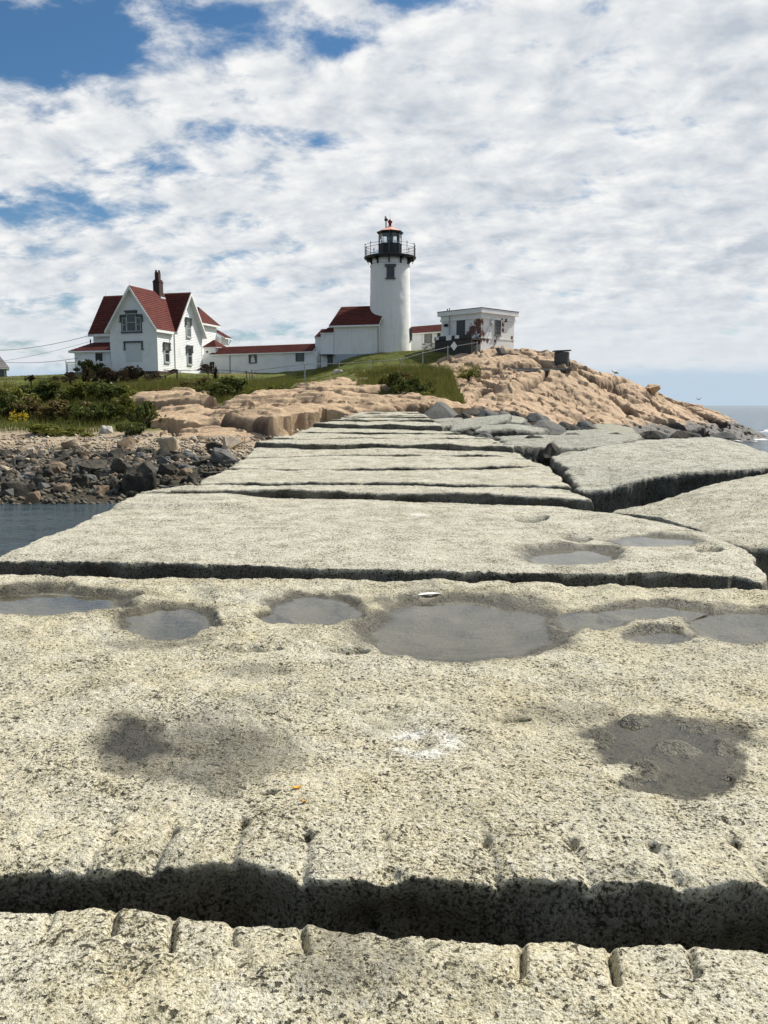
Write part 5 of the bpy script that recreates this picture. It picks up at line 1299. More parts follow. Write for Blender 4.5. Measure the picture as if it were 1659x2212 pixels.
# tower windows
Rw = Rt + .02
WN = lambda a, o_, z: (a + (.0), -(Rw - .02) - o_, z)
tw = window(tower, WN, .03, z_(606.5), .72, z_(583) - z_(606.5), 2, 2, frame='trim_grey', sill=False, out=.02, fw=.07, name='tower_window')
part(MB().box((-.50, -Rw - .12, z_(583) + .005), (.54, -Rw + .2, z_(577.5))), 'lintel', 'trim_grey', tw); part(MB().box((-.46, -Rw - .12, z_(609.5)), (.50, -Rw + .2, z_(606.5) - .005)), 'sill', 'trim_grey', tw)
ta = R(-8)
WR = lambda a, o_, z: ((Rb - .05 + o_) * math.cos(ta) - a * math.sin(ta), (Rb - .05 + o_) * math.sin(ta) + a * math.cos(ta), z)
lw = window(tower, WR, 0, z_(733.5), .8, z_(707) - z_(733.5), 2, 2, frame='trim_grey', out=.0, sill=True, name='tower_window')
part(MB().box((-.3, -Rb - .16, -.2), (1.5, -Rb + .6, .42)), 'entry_step', 'stucco', tower)

# ------------------------------------------------------------------ low shed joining tower and fog-signal house
c0_ = at(887, 721, 83.5); c1_ = at(953, 716.8, 81.0); v_ = Vector((c1_.x - c0_.x, c1_.y - c0_.y)); SL = v_.length
sz0 = EYE + (875 - 760) * 82.5 / FPX - .6
shed = tag(empty('link_shed', (c0_.x, c0_.y, sz0), math.atan2(v_.y, v_.x)), 'low white shed with red roof between the tower and the flat-roofed building', 'shed')
sh, sr = c0_.z - sz0, at(887, 705, 84.8).z - sz0
clapwall(shed, [(-.8, 0, -.6), (SL * .38, 0, -.6), (SL * .38, 0, sh), (-.8, 0, sh)])
part(MB().box((-.78, .02, -.6), (SL + .3, 2.8, sh - .02)), 'inner_wall', 'white_paint', shed)
roof_slope(shed, [(-.8, -.18, sh), (SL + .2, -.18, sh), (SL + .2, 1.3, sr), (-.8, 1.3, sr)], .09, course=.22)
roof_slope(shed, [(SL + .2, 2.9, sh), (-.8, 2.9, sh), (-.8, 1.3, sr), (SL + .2, 1.3, sr)], .09, course=.22)
part(MB().box((-.8, -.10, sh - .14), (SL + .2, .015, sh - .02)), 'eave_board', 'white_paint', shed)
window(shed, lambda a, o_, z: (a, .02 - o_, z), SL * .58, sh - 1.0, .85, .90, 1, 1, frame='grey_wood', sill=False, pane='pane_blind')
for i in range(5):
    for j in range(4):
        w_ = .34; part(MB().box((SL * .40 + j * (w_ + .03) + (i % 2) * .12, -.02 - .012 * ((i * 3 + j) % 3), .62 + i * .15 - .1), (SL * .40 + j * (w_ + .03) + w_ + (i % 2) * .12, .018, .75 + i * .15 - .1)), 'patch_stone', ['board', 'grey_wood', 'driftwood'][(i + 2 * j) % 3], shed)
part(MB().box((SL * .88, -.03, .4), (SL * .97, .017, sh - .15)), 'post', 'dark_wood', shed)

# ------------------------------------------------------------------ flat-roofed fog-signal building
fz0 = EYE + (875 - 770) * 74 / FPX
FRZ = R(44)
fog = tag(empty('fog_signal_building', (8.49, 74, fz0), FRZ), 'flat-roofed white blockhouse with peeling paint on the rock right of the tower', 'building')
FH = EYE + (875 - 683) * 74 / FPX - fz0; FT = EYE + (875 - 671) * 74 / FPX - fz0; L1, L2 = 4.75, 4.64
part(MB().box((0, 0, -1.6), (L1, L2, FH)), 'masonry_wall', 'peel', fog)
part(MB().box((-.10, -.10, FH - .42), (L1 + .10, L2 + .10, FH - .24)).box((-.05, -.05, FH - .24), (L1 + .05, L2 + .05, FH + .058)), 'frieze', 'stucco', fog)
part(MB().box((-.28, -.28, FH + .06), (L1 + .28, L2 + .28, FT - .06)), 'cornice', 'white_paint', fog)
part(MB().box((-.31, -.31, FT - .058), (L1 + .31, L2 + .31, FT + .0)), 'roof_edge', 'dark_wood', fog)
part(MB().box((.0, -.03, 1.50), (L1 + .03, -.002, 1.58)), 'string_course', 'stucco', fog)
LFc = lambda a, o_, z: (-o_, a, z); RFc = lambda a, o_, z: (a, -o_, z)
dd = MB().box((-.05, 1.82, 1.78), (-.003, 2.80, 3.20)); d_o = part(dd, 'door', 'trim_grey', fog, label='dark louvred door in the shaded wall')
ls = MB()
for i in range(11): ls.box((-.075, 1.90, 1.84 + i * .12), (-.052, 2.72, 1.92 + i * .12))
part(ls, 'louvres', 'trim_grey', d_o)
window(fog, RFc, 2.33, 1.85, .80, 1.38, 4, 2, frame='grey_wood', pane='pane', sill=True, name='window', bar=.035)
part(MB().tube((-.16, 3.55, .6), (-.16, 3.55, FT + .25), .045).box((-.25, 3.47, 1.0), (-.05, 3.63, 1.12)), 'conduit', 'galv', fog)
part(MB().tube((-.25, 3.72, FT + .03), (-.25, 3.72, FT + .16), .06), 'roof_vent', 'black_iron', fog)
part(MB().box((-.28, 3.85, 2.72), (-.01, 4.08, 2.96)).tube((-.28, 3.97, 2.84), (-.36, 3.97, 2.78), .09, .11), 'floodlight', 'black_iron', fog)
part(MB().box((-.24, 4.2, 1.35), (-.005, 4.75, 1.9)), 'meter_box', 'plinth', fog)
part(MB().box((1.28, -.17, 2.65), (1.48, -.005, 3.28)).box((1.30, -.24, 2.72), (1.46, -.172, 2.86)), 'switch_box', 'board', fog)
part(MB().path([(1.9, -.05, 3.45), (1.35, -.07, 3.0), (.55, -.07, 1.9), (.25, -.07, 1.5)], .022), 'cable', 'board', fog)
part(MB().path([(2.15, -.05, 3.4), (1.0, -.05, 1.75), (.5, -.05, 1.2)], .018), 'cable', 'board', fog)
part(MB().path([(2.25, -.05, 1.7), (1.9, -.05, 1.0), (1.2, -.06, .0)], .03), 'cable', 'grey_wood', fog)
part(MB().box((2.75, -.16, 3.22), (2.86, -.005, 3.36)).box((3.3, -.16, 3.08), (3.48, -.005, 3.36)), 'bracket_light', 'black_iron', fog)
# timber platform against the shaded wall
plat = tag(empty('timber_platform', (8.49, 74, fz0), FRZ), 'dark timber platform with white notices against the peeling blockhouse', 'platform')
part(MB().box((-1.25, -.02, 1.30), (-.006, 4.3, 1.42)), 'deck', 'dark_wood', plat)
for i in range(9): part(MB().box((-1.30, -.02 + i * .478, .0 if i < 1 else -.5), (-1.26, -.02 + i * .478 + .46, 1.30)), 'plank', 'dark_wood', plat)
for y in (.0, 1.4, 2.8, 4.15): part(MB().box((-1.24, y, -1.2), (-1.12, y + .12, 1.299)), 'post', 'dark_wood', plat)
part(MB().box((-1.33, -.05, 1.42), (-1.25, 4.3, 1.74)), 'kick_board', 'dark_wood', plat)
for y0, w, z0 in ((3.75, .38, 1.46), (2.25, .62, 1.36), (1.35, .48, 1.46)): part(MB().box((-1.352, y0, z0), (-1.332, y0 + w, z0 + .44 if w > .5 else z0 + .28)), 'notice', 'sign_white', plat)
for y0, h in ((.9, .22), (1.7, .14), (2.2, .1), (3.0, .24)): part(MB().box((-1.1, y0, 1.42), (-.9, y0 + .28, 1.42 + h)), 'stored_box', 'grey_wood', plat)
# hatch and planks on the rock beside it
def on_pts(pts, off): return MB().prism([tuple(p) for p in pts], off)
h1 = tag(on_pts([at(1069, 750, 73), at(1078, 749, 73), at(1085, 763, 73), at(1078, 766, 73)], (.5, .45, .0)).build('cellar_hatch', M['concrete']), 'leaning dark hatch lid beside the blockhouse', 'hatch')
h2 = tag(on_pts([at(1084, 763, 73), at(1132, 765.5, 74), at(1132, 773, 74), at(1084, 770, 73)], (.4, .9, .0)).build('timber_curb', M['dark_wood']), 'low dark timber curb on the rock right of the blockhouse', 'curb')
h3 = tag(on_pts([at(1092, 795.5, 70.5), at(1231, 795.5, 71), at(1236, 801, 71), at(1170, 802.5, 70.6), at(1088, 799, 70.3)], (.1, .7, .0)).build('retaining_curb', M['concrete']), 'long thin dark concrete curb set into the headland', 'curb')
for h_ in (h1, h2, h3):
    vs_ = [v.co for v in h_.data.vertices]; cx_ = sum(v.x for v in vs_) / len(vs_); cy_ = sum(v.y for v in vs_) / len(vs_); lo_ = min(v.z for v in vs_)
    h_.location.z = min(0.0, rock_z(cx_, cy_, .5) - .12 - lo_)
bp = at(1213, 789, 73); tk = tag(empty('concrete_cistern', (bp.x, bp.y, min(bp.z - .3, rock_z(bp.x, bp.y, .6) - .12))), 'dark concrete drum with a flat lid on top of the headland', 'cistern')
part(MB().lathe([(.60, 0), (.66, .5), (.66, 1.35), (.60, 1.42)], 14), 'drum', 'concrete', tk); part(MB().prism([(-.72, -.62, 1.44), (.66, -.7, 1.49), (.7, .62, 1.52), (-.7, .66, 1.46)], (0, 0, .10)), 'lid', 'concrete', tk)

# ------------------------------------------------------------------ cottage at the far left edge
cp = at(2, 831, 100)
cot = tag(empty('cottage', (cp.x - .4, cp.y, cp.z), R(24)), 'grey shingled cottage cut by the left edge of the picture', 'house')
part(MB().box((-5, 0, -.6), (1.05, 4, 2.1)), 'wall', 'cladding_grey', cot)
CK = lambda a, o_, z: (a, -o_, z)
window(cot, CK, -.15, .35, 2.1, 1.55, 1, 2, frame='sash', pane='pane', sill=True, fw=.09)
roof_slope(cot, [(-5.3, -.35, 2.02), (1.35, -.35, 2.02), (.2, 2.0, 3.75), (-5.3, 2.0, 3.75)], .14, mat='cladding_grey', course=.3)
roof_slope(cot, [(1.35, -.35, 2.02), (1.35, 4.35, 2.02), (.2, 2.0, 3.75)], .14, mat='cladding_grey', course=.3)
roof_slope(cot, [(1.35, 4.35, 2.02), (-5.3, 4.35, 2.02), (-5.3, 2.0, 3.75), (.2, 2.0, 3.75)], .14, mat='cladding_grey', course=.3)
part(MB().box((-5, -.2, -.8), (1.4, -.02, .1)), 'skirt', 'grey_wood', cot)
# utility wires to the house
for i, (p, q, lab) in enumerate([((-60, 757, 92), (203, 722, 80), 'overhead wire reaching the house roof corner, highest of three'), ((-40, 786, 92), (222, 729, 80), 'thin slanting overhead wire below the highest one'), ((-60, 773, 95), (168, 773.5, 79), 'nearly level overhead wire from the cottage to the porch roof')]):
    a, b = at(*p), at(*q); pts = [a.lerp(b, t) - Vector((0, 0, .5 * 4 * t * (1 - t))) * (1 if i != 1 else .6) for t in np.linspace(0, 1, 14)]
    tag(MB().path(pts, .022 if i != 1 else .014, 5).build('overhead_wire', M['wire']), lab, 'wire', 'wires to the house')

# ------------------------------------------------------------------ fence along the lawn
def fence_post(p, h, label, mat='galv', r=.035, lean=0.0):
    o = MB().tube((0, 0, -.4), (lean, 0, h), r, n=8).lathe([(r * 1.5, h - .02), (r * 1.5, h + .03), (.005, h + .07)], 8, (lean, 0)).build('fence_post', M[mat], loc=p)
    return tag(o, label, 'fence post', 'fence posts along the lawn')
FP = [(-30, 846, 63), (68, 846, 64), (154, 842, 65), (235, 839, 66), (358, 833, 66.5), (383, 831, 66.5), (467, 829, 68), (536, 833, 69), (548, 832, 69), (658.5, 824.5, 69), (733, 818, 69), (800, 806, 69.5), (864, 795, 70), (913, 791, 71), (967, 781, 72), (1030, 774, 72.6)]
FTp = [818.5, 817.5, 817, 817, 812, 800, 797.5, 801, 800, 785.8, 784.8, 780.5, 776, 762, 749.5, 739.5]
FL = ['post cut by the left edge', 'post with a vine crown, leftmost in the gap of sky', 'post with a vine crown beside the porch bush', 'post hidden in vines before the boarded window', 'thin post below the house corner', 'stout post below the lit house wall', 'post under the vine arch before the small doorway', 'left post of the leaning pair on the lawn', 'right post of the leaning pair on the lawn',
      'tall steel post before the second walkway window', 'thin post before the white lawn boulder', 'post on the grass knoll left of the tower', 'post below the tower base', 'post between tower and blockhouse', 'post before the timber platform', 'post at the right end of the rail']
tops = []
for (x, y, Yd), ty, lab in zip(FP, FTp, FL):
    b = at(x, y, Yd); t_ = at(x, ty, Yd); g = gz(b.x, b.y)
    b.z = min(b.z, g); dark = x < 500
    fence_post(b, t_.z - b.z, 'fence ' + lab, 'black_iron' if dark else ('grey_wood' if 530 < x < 550 else 'galv'), .05 if not (700 < x < 820) else .03, lean=.0 if not 530 < x < 550 else -.12)
    tops.append(t_)
rl = MB(); rl.path([t_ - Vector((0, 0, .03)) for t_ in tops[:7]], .022, 6)
tag(rl.build('fence_rail', M['black_iron']), 'dark fence rail running left in front of the house', 'fence rail')
rl = MB(); rl.path([tops[6] - Vector((0, 0, .03)), tops[7] - Vector((0, 0, .1))], .022, 6)
tag(rl.build('fence_rail', M['black_iron']), 'dark sagging rail between the vine arch and the leaning posts', 'fence rail')
rl = MB(); rl.path([t_ - Vector((0, 0, .03)) for t_ in tops[8:]], .024, 6)
tag(rl.build('fence_rail', M['galv']), 'steel fence rail climbing the lawn from the leaning posts to the blockhouse', 'fence rail')
tp_ = at(542, 806, 69); b_ = at(543, 832, 69)
tag(MB().tube((0, 0, -.3), (-.12, 0, tp_.z - b_.z), .04).build('fence_post', M['grey_wood'], loc=b_), 'fence post standing between the leaning pair on the lawn', 'fence post', 'fence posts along the lawn')
c = at(1073 / 1659 * 1659, 740, 72) ; c = at(1073, 741, 72.4)
dm = at(1073, 741, 72.3); dq = at(1074, 741, 72.3)
c = at(866.8 + 478 * .2381, 647.3 + 420 * .2381, 71.4); r_ = .40
tag(MB().prism([(-r_ * .72, 0, 0), (0, 0, -r_), (r_ * .72, 0, 0), (0, 0, r_)], (0, -.02, 0)).build('warning_sign', M['sign_white'], loc=c), 'white diamond sign hung on the fence before the timber platform', 'sign')

# ------------------------------------------------------------------ vegetation
def leaf_cloud(mb, rg, c, rad, n, size, flat=0.25):
    """n leaf faces through an ellipsoid, denser toward its skin and in clumps"""
    cl = [(rg.gauss(0, .55), rg.gauss(0, .55), rg.gauss(0, .5)) for _ in range(max(4, n // 45))]
    for _ in range(n):
        k = rg.choice(cl); p = Vector((k[0] + rg.gauss(0, .22), k[1] + rg.gauss(0, .22), k[2] + rg.gauss(0, .22)))
        if p.length > 1.12: p = p.normalized() * rg.uniform(.8, 1.12)
        P_ = Vector((c[0] + p.x * rad[0], c[1] + p.y * rad[1], c[2] + p.z * rad[2]))
        nrm = Vector((rg.gauss(0, 1), rg.gauss(0, 1), rg.gauss(.5, .8))).normalized(); u = nrm.orthogonal().normalized(); u.rotate(Matrix.Rotation(rg.uniform(0, 6.28), 3, nrm)); w = nrm.cross(u)
        s = size * rg.uniform(.55, 1.35)
        mb.add([P_ - u * s * .5, P_ + w * s * .3, P_ + u * s * .5, P_ - w * s * .3], [(0, 1, 2, 3)])
def shrub_meshes(tagname, mat, seed, n=1500, size=.13, clumps=7):
    rg = random.Random(seed); mb = MB(); st = MB()
    for _ in range(clumps):
        a = rg.uniform(0, 6.28); r = rg.uniform(0, .75); c = (r * math.cos(a), r * math.sin(a), rg.uniform(.28, .80) * (1.08 - .45 * r))
        leaf_cloud(mb, rg, c, (rg.uniform(.28, .48), rg.uniform(.28, .48), rg.uniform(.18, .34)), n // clumps, size)
        st.tube((0, 0, -.15), (c[0] * .5, c[1] * .5, c[2] * .55), .03, .02, 5).tube((c[0] * .5, c[1] * .5, c[2] * .55), c, .02, .006, 5)
    me = bpy.data.meshes.new('foliage'); me.from_pydata(mb.v, [], mb.f); me.materials.append(M[mat])
    ms = bpy.data.meshes.new('stems'); ms.from_pydata(st.v, [], st.f); ms.materials.append(M['bark'])
    return me, ms
SH = {k: [shrub_meshes(k, m, 700 + i * 5 + j, n, sz, cl) for j in range(3)] for i, (k, m, n, sz, cl) in enumerate([('dark', 'leaf_dark', 2600, .11, 9), ('mid', 'leaf_mid', 2600, .11, 9), ('brown', 'leaf_brown', 2400, .11, 9), ('vine', 'leaf_red', 2200, .10, 8)])}
def shrub(kind, x, y, w, h, Yd=None, label='', group=None, i=0, name='shrub', deep=1.0):
    """base at grid position (x, y); w, h are its size in grid units"""
    p = ground_at(x, y, 40) if Yd is None else at(x, y, Yd)
    s = p.y / FPX
    e = empty(name, (p.x, p.y, min(p.z, gz(p.x, p.y)) - .1), random.Random(int(x * 3 + y)).uniform(0, 6.28)); tag(e, label, 'shrub', group)
    me, ms = SH[kind][i % 3]
    for m_, nm in ((me, 'foliage'), (ms, 'stems')):
        o = link(bpy.data.objects.new(nm, m_), e); o.scale = (w * s * .62, w * s * .62 * deep, h * s * 1.05)
    return e
G1 = 'shrubs on the slope above the beach'
for i, a in enumerate([
    ('mid', 30, 880, 100, 50, 'green shrub behind the goldenrod at the left edge'), ('dark', 110, 868, 120, 44, 'dark shrub below the first vine-crowned post'), ('mid', 175, 862, 110, 42, 'green shrub below the porch bush'),
    ('dark', 235, 866, 110, 46, 'dark shrub under the boarded window'), ('brown', 60, 905, 110, 46, 'brownish thicket above the goldenrod'), ('brown', 150, 908, 130, 48, 'reddish-brown thicket in the middle of the slope'),
    ('dark', 215, 915, 100, 52, 'dark hollow thicket near the pale boulders'), ('mid', 265, 905, 90, 60, 'yellow-green shrub left of the tan ledge'), ('dark', 315, 925, 72, 58, 'dark green shrub against the left end of the tan ledge'),
    ('dark', 290, 940, 60, 34, 'low dark shrub beside the round pale boulder'), ('mid', 280, 868, 80, 40, 'green shrub below the house corner'), ('dark', 5, 905, 90, 60, 'dark shrub at the left edge above the beach'),
    ('mid', 90, 938, 110, 30, 'bright low shrub along the beach top'), ('mid', 160, 940, 90, 22, 'low green shrub beside the white stones'), ('brown', 340, 862, 60, 26, 'small brown shrub at the top of the tan ledge')]):
    shrub(a[0], a[1], a[2], a[3], a[4], None, a[5], G1, i)
G2 = 'shrubs at the lawn edge'
for i, a in enumerate([('brown', 425, 852, 100, 36, 61.5, 'brownish shrub behind the left end of the tan ledge'), ('dark', 490, 868, 140, 52, 58.5, 'dark shrub filling the ledge behind the leaning posts'), ('mid', 548, 872, 120, 46, 58, 'broad green shrub on the ledge below the leaning posts'), ('dark', 605, 868, 120, 44, 59, 'dark shrub on the ledge below the tall steel post'),
                       ('mid', 640, 860, 70, 22, 60, 'small green shrub at the right end of the ledge hollow'), ('dark', 858, 868, 80, 62, 57, 'dark shrub in the gully below the tower'), ('mid', 835, 848, 64, 48, 60, 'green shrub on the left of the gully'), ('dark', 895, 872, 84, 56, 57.5, 'dark shrub in the gully against the headland'), ('brown', 870, 830, 70, 36, 63, 'brownish shrub at the top of the gully'),
                       ('mid', 915, 866, 50, 30, 56, 'bright green shrub at the headland foot'), ('mid', 1012, 814, 56, 24, 66, 'lone green shrub growing on the headland')]):
    shrub(a[0], a[1], a[2], a[3], a[4], a[5], a[6], G2, i, deep=.8)
shrub('dark', 192, 808, 76, 36, 75.0, 'dark green bush in front of the white porch railing', None, 1, deep=.6)
shrub('dark', 215, 808, 40, 28, 75.4, 'smaller dark bush touching the porch steps', None, 2, deep=.7)
G3 = 'vines on the fence'
for i, a in enumerate([(68, 826, 34, 15, 64, 'vine crown on the leftmost fence post'), (120, 826, 34, 15, 64.6, 'straggling vine crown on the rail'), (150, 824, 44, 20, 65, 'vine crown on the post beside the porch bush'), (190, 834, 84, 40, 65.6, 'vine hanging on the rail below the porch bush'), (240, 834, 96, 42, 66, 'vine mass on the rail below the boarded window'), (295, 834, 92, 40, 66.3, 'vine mass on the rail left of the house corner'), (336, 830, 60, 26, 66.5, 'vine clump on the rail at the house corner'), (372, 806, 34, 9, 66.8, 'small vine tuft on the stout post'), (450, 806, 60, 18, 67.6, 'arching vine at the fence before the small doorway'), (467, 826, 30, 32, 68, 'vine column on the post before the small doorway')]):
    s = shrub('vine', a[0], a[1], a[2], a[3], a[4], a[5], G3, i, 'vine', .35); s.location.z = at(a[0], a[1], a[4]).z; s['category'] = 'vine'
# goldenrod
p = ground_at(45, 930, 40); gr = tag(empty('goldenrod', p), 'yellow-flowering goldenrod clump at the left above the beach', 'plant')
rg = random.Random(5); fl = MB(); st = MB()
for _ in range(22):
    x, y, h = rg.uniform(-.7, .7), rg.uniform(-.5, .5), rg.uniform(.5, 1.1); st.tube((x, y, -.1), (x + rg.uniform(-.1, .1), y, h), .012, .006, 4)
    leaf_cloud(fl, rg, (x, y, h), (.12, .12, .14), 26, .06)
part(fl, 'flower_heads', 'flower', gr); part(st, 'stems', 'leaf_mid', gr)

# grass: blades on lawn edges and slope
def grass(name, spots, n, hmin, hmax, wd, seed, mat='grass_blade'):
    rg = np.random.default_rng(seed); V = []; F = []
    per = max(1, n // len(spots)); k = 0
    for (x0, x1, y0, y1) in spots:
        X = rg.uniform(x0, x1, per); Y = rg.uniform(y0, y1, per); d = fbm(X, Y, scale=.8, octv=3, seed=seed); keep = d > rg.uniform(-.5, .5, per)
        X, Y = X[keep], Y[keep]; Z = T(X, Y); keep = Z > 1.45; X, Y, Z = X[keep], Y[keep], Z[keep]
        m = len(X); h = rg.uniform(hmin, hmax, m) * (1 + d[:len(X)] * .3); a = rg.uniform(0, 6.28, m); lx, ly = rg.normal(0, .3, m) * h, rg.normal(0, .3, m) * h; w = wd * rg.uniform(.7, 1.3, m)
        b0 = np.stack([X - np.cos(a) * w, Y - np.sin(a) * w, Z - .05], 1); b1 = np.stack([X + np.cos(a) * w, Y + np.sin(a) * w, Z - .05], 1)
        t0 = np.stack([X + lx, Y + ly, Z + h], 1); V.append(np.stack([b0, b1, t0], 1).reshape(-1, 3)); F.append(np.arange(k, k + 3 * m).reshape(-1, 3)); k += 3 * m
    V = np.concatenate(V); F = np.concatenate(F); me = bpy.data.meshes.new(name)
    me.vertices.add(len(V)); me.vertices.foreach_set('co', V.reshape(-1).astype(np.float32)); me.loops.add(F.size); me.loops.foreach_set('vertex_index', F.reshape(-1).astype(np.int32))
    me.polygons.add(len(F)); me.polygons.foreach_set('loop_start', np.arange(0, F.size, 3, dtype=np.int32)); me.update(calc_edges=True); me.materials.append(M[mat])
    return link(bpy.data.objects.new(name, me))
tag(grass('meadow_grass', [(-36, -14, 46, 66), (-20, -7, 55, 69), (-2, 5.5, 56, 70), (-28, -8, 60, 70)], 120000, .22, .7, .022, 3), 'long grass on the slope and ledges below the buildings', 'grass', kind='stuff')
tag(grass('lawn_grass', [(-40, 8, 66, 78), (-8, 8, 68, 78)], 80000, .05, .13, .018, 4), 'short lawn grass in front of the house and tower', 'grass', kind='stuff')

# ------------------------------------------------------------------ stones of the beach
K4 = .3307
big_st = [  # x, y (centre, beach survey), width, material, label
    (470, 512, 135, 'pale_stone', 'largest tan boulder on the upper beach at left'), (545, 522, 85, 'pale_stone', 'tan boulder touching the right side of the largest one'), (690, 420, 92, 'white_stone', 'flat pale boulder at the edge of the shrubs'), (905, 412, 92, 'white_stone', 'round pale boulder at the edge of the shrubs'), (1075, 452, 84, 'pink_rock', 'pinkish boulder alone on the sand before the ledge'),
    (150, 490, 62, 'pale_stone', 'small tan stone near the left end of the wrack line'), (200, 556, 74, 'pale_stone', 'tan stone left of the flat tan one'), (285, 566, 92, 'pale_stone', 'flat tan stone on the left part of the beach'), (840, 520, 165, 'brown_stone', 'large ochre boulder with a shaded front in the middle of the beach'), (814, 534, 60, 'white_stone', 'squarish pale block leaning on the ochre boulder'),
    (1110, 530, 200, 'pale_stone', 'broad tan boulder right of the ochre one'), (1500, 516, 185, 'pale_stone', 'broad tan boulder closest to the breakwater'), (1230, 554, 62, 'white_stone', 'small white rounded stone on the beach'), (175, 608, 60, 'pale_stone', 'small yellowish stone above the dark stones'), (20, 690, 120, 'pale_stone', 'tall tan stone at the left edge of the picture'), (665, 514, 66, 'pale_stone', 'tan stone between the largest tan boulder and the ochre one'),
    (400, 596, 115, 'dark_stone', 'dark squarish boulder topmost of the black stones'), (620, 668, 195, 'dark_stone', 'big dark boulder with a brown cap'), (815, 680, 175, 'dark_stone', 'big pointed dark boulder near the middle of the shore'), (905, 655, 100, 'grey_rock', 'grey boulder right of the pointed one'), (955, 775, 290, 'dark_stone', 'largest dark flat boulder at the water near the breakwater'), (750, 775, 135, 'dark_stone', 'dark boulder left of the largest flat one'),
    (1055, 592, 165, 'dark_stone', 'long dark plank-like stone with a pale edge'), (940, 552, 135, 'dark_stone', 'dark flat stone above the plank-like one'), (1460, 610, 165, 'grey_rock', 'tall grey wedge-shaped boulder beside the breakwater'), (1405, 524, 110, 'dark_stone', 'dark flat stone behind the grey wedge'), (120, 805, 205, 'dark_stone', 'big brown-capped dark boulder at the waterline on the left'), (310, 715, 145, 'dark_stone', 'broad dark stone in the middle of the left shore'),
    (525, 770, 155, 'dark_stone', 'dark sloping boulder near the water'), (405, 792, 130, 'brown_stone', 'brown-topped boulder near the water'), (262, 765, 115, 'dark_stone', 'dark stone behind the big brown-capped one'), (215, 716, 84, 'grey_rock', 'upright grey stone among the black ones'), (140, 664, 104, 'dark_stone', 'dark stone right of the tall tan one'), (640, 600, 120, 'dark_stone', 'dark slab at the top of the black stones'), (1090, 775, 110, 'dark_stone', 'dark stone between the flat boulder and the breakwater'), (920, 595, 110, 'grey_rock', 'grey stone below the dark flat one'),
    (845, 608, 82, 'brown_stone', 'brown upright stone near the middle of the shore'), (870, 838, 92, 'dark_stone', 'dark stone in the water near the breakwater'), (210, 865, 104, 'brown_stone', 'brown stone in the water at left'), (1280, 606, 74, 'grey_rock', 'grey stone left of the grey wedge'), (620, 800, 96, 'brown_stone', 'small brown stone at the waterline'), (335, 672, 110, 'dark_stone', 'dark stone under the squarish one')]
for i, (x, y, w, mt, lab) in enumerate(big_st):
    vx, vy = x * K4, 795.5 + (y + w * .10) * K4
    p = ground_at(vx, vy, 23); s = w * K4 * p.y / FPX * .60
    boulder((p.x, p.y, p.z + s * .22), s, mt, i, lab, sq=(1, .9, 1.05))
rg = random.Random(99); cnt = 0
while cnt < 285:
    x = rg.uniform(-60, 1500); y = rg.uniform(560, 880)
    lim = 600 + 25 * math.sin(x * .01)
    if y > 850 - 30 * math.sin(x * .004) or (x > 1150 and y > 760): continue
    w = rg.choice([44, 54, 64, 78, 92, 110]) * rg.uniform(.8, 1.15)
    p = ground_at(x * K4, 795.5 + y * K4, 23); s = w * K4 * p.y / FPX * .60
    mt = rg.choices(['dark_stone', 'grey_rock', 'brown_stone'], [6, 2, 2])[0]
    boulder((p.x, p.y, p.z + s * .15), s, mt, rg.randrange(200), 'small dark stone in the jumble along the shore', 'small dark shore stones', name='shore_stone', cat='stone'); cnt += 1
cnt = 0
while cnt < 150:
    x = rg.uniform(-40, 1650); y = rg.uniform(455, 620) if x < 1250 else rg.uniform(455, 545)
    w = rg.choice([16, 20, 26, 34, 44]) * rg.uniform(.8, 1.2); p = ground_at(x * K4, 795.5 + y * K4, 23); s = w * K4 * p.y / FPX * .5
    boulder((p.x, p.y, p.z + s * .2), s, rg.choices(['pale_stone', 'white_stone', 'brown_stone'], [5, 2, 4])[0], rg.randrange(200), 'small tan stone scattered on the upper beach', 'small tan beach stones', name='beach_stone', cat='stone'); cnt += 1
# shingle and pebbles: uncountable
def pebbles(n, seed, y1, zlo, zhi, mu, label):
    rg = np.random.default_rng(seed)
    X = rg.uniform(-34, -1, n); Y = rg.uniform(25, y1, n); Z = T(X, Y); k = (Z > zlo) & (Z < zhi) & (fbm(X, Y, scale=.5, octv=3, seed=2) > rg.uniform(-.9, .4, n)); X, Y, Z = X[k], Y[k], Z[k]; n = len(X)
    base = np.array([(1, 0, 0), (-1, 0, 0), (0, 1, 0), (0, -1, 0), (0, 0, .7), (0, 0, -.7)], float); F0 = np.array([(0, 2, 4), (2, 1, 4), (1, 3, 4), (3, 0, 4), (2, 0, 5), (1, 2, 5), (3, 1, 5), (0, 3, 5)])
    s = np.minimum(np.exp(rg.normal(mu, .45, n)), .15); a = rg.uniform(0, 6.28, n); ca, sa = np.cos(a), np.sin(a)
    B = base[None] * s[:, None, None] * rg.uniform(.6, 1.3, (n, 6, 1)); V = np.stack([B[..., 0] * ca[:, None] - B[..., 1] * sa[:, None] + X[:, None], B[..., 0] * sa[:, None] + B[..., 1] * ca[:, None] + Y[:, None], B[..., 2] + Z[:, None] + s[:, None] * .3], -1).reshape(-1, 3)
    me = bpy.data.meshes.new('shingle'); F = (F0[None] + (np.arange(n) * 6)[:, None, None]).reshape(-1, 3)
    me.vertices.add(len(V)); me.vertices.foreach_set('co', V.reshape(-1).astype(np.float32)); me.loops.add(F.size); me.loops.foreach_set('vertex_index', F.reshape(-1).astype(np.int32)); me.polygons.add(len(F)); me.polygons.foreach_set('loop_start', np.arange(0, F.size, 3, dtype=np.int32)); me.update(calc_edges=True)
    me.materials.append(M['shingle_stone']); return tag(link(bpy.data.objects.new('pebbles', me)), label, 'pebbles', kind='stuff')
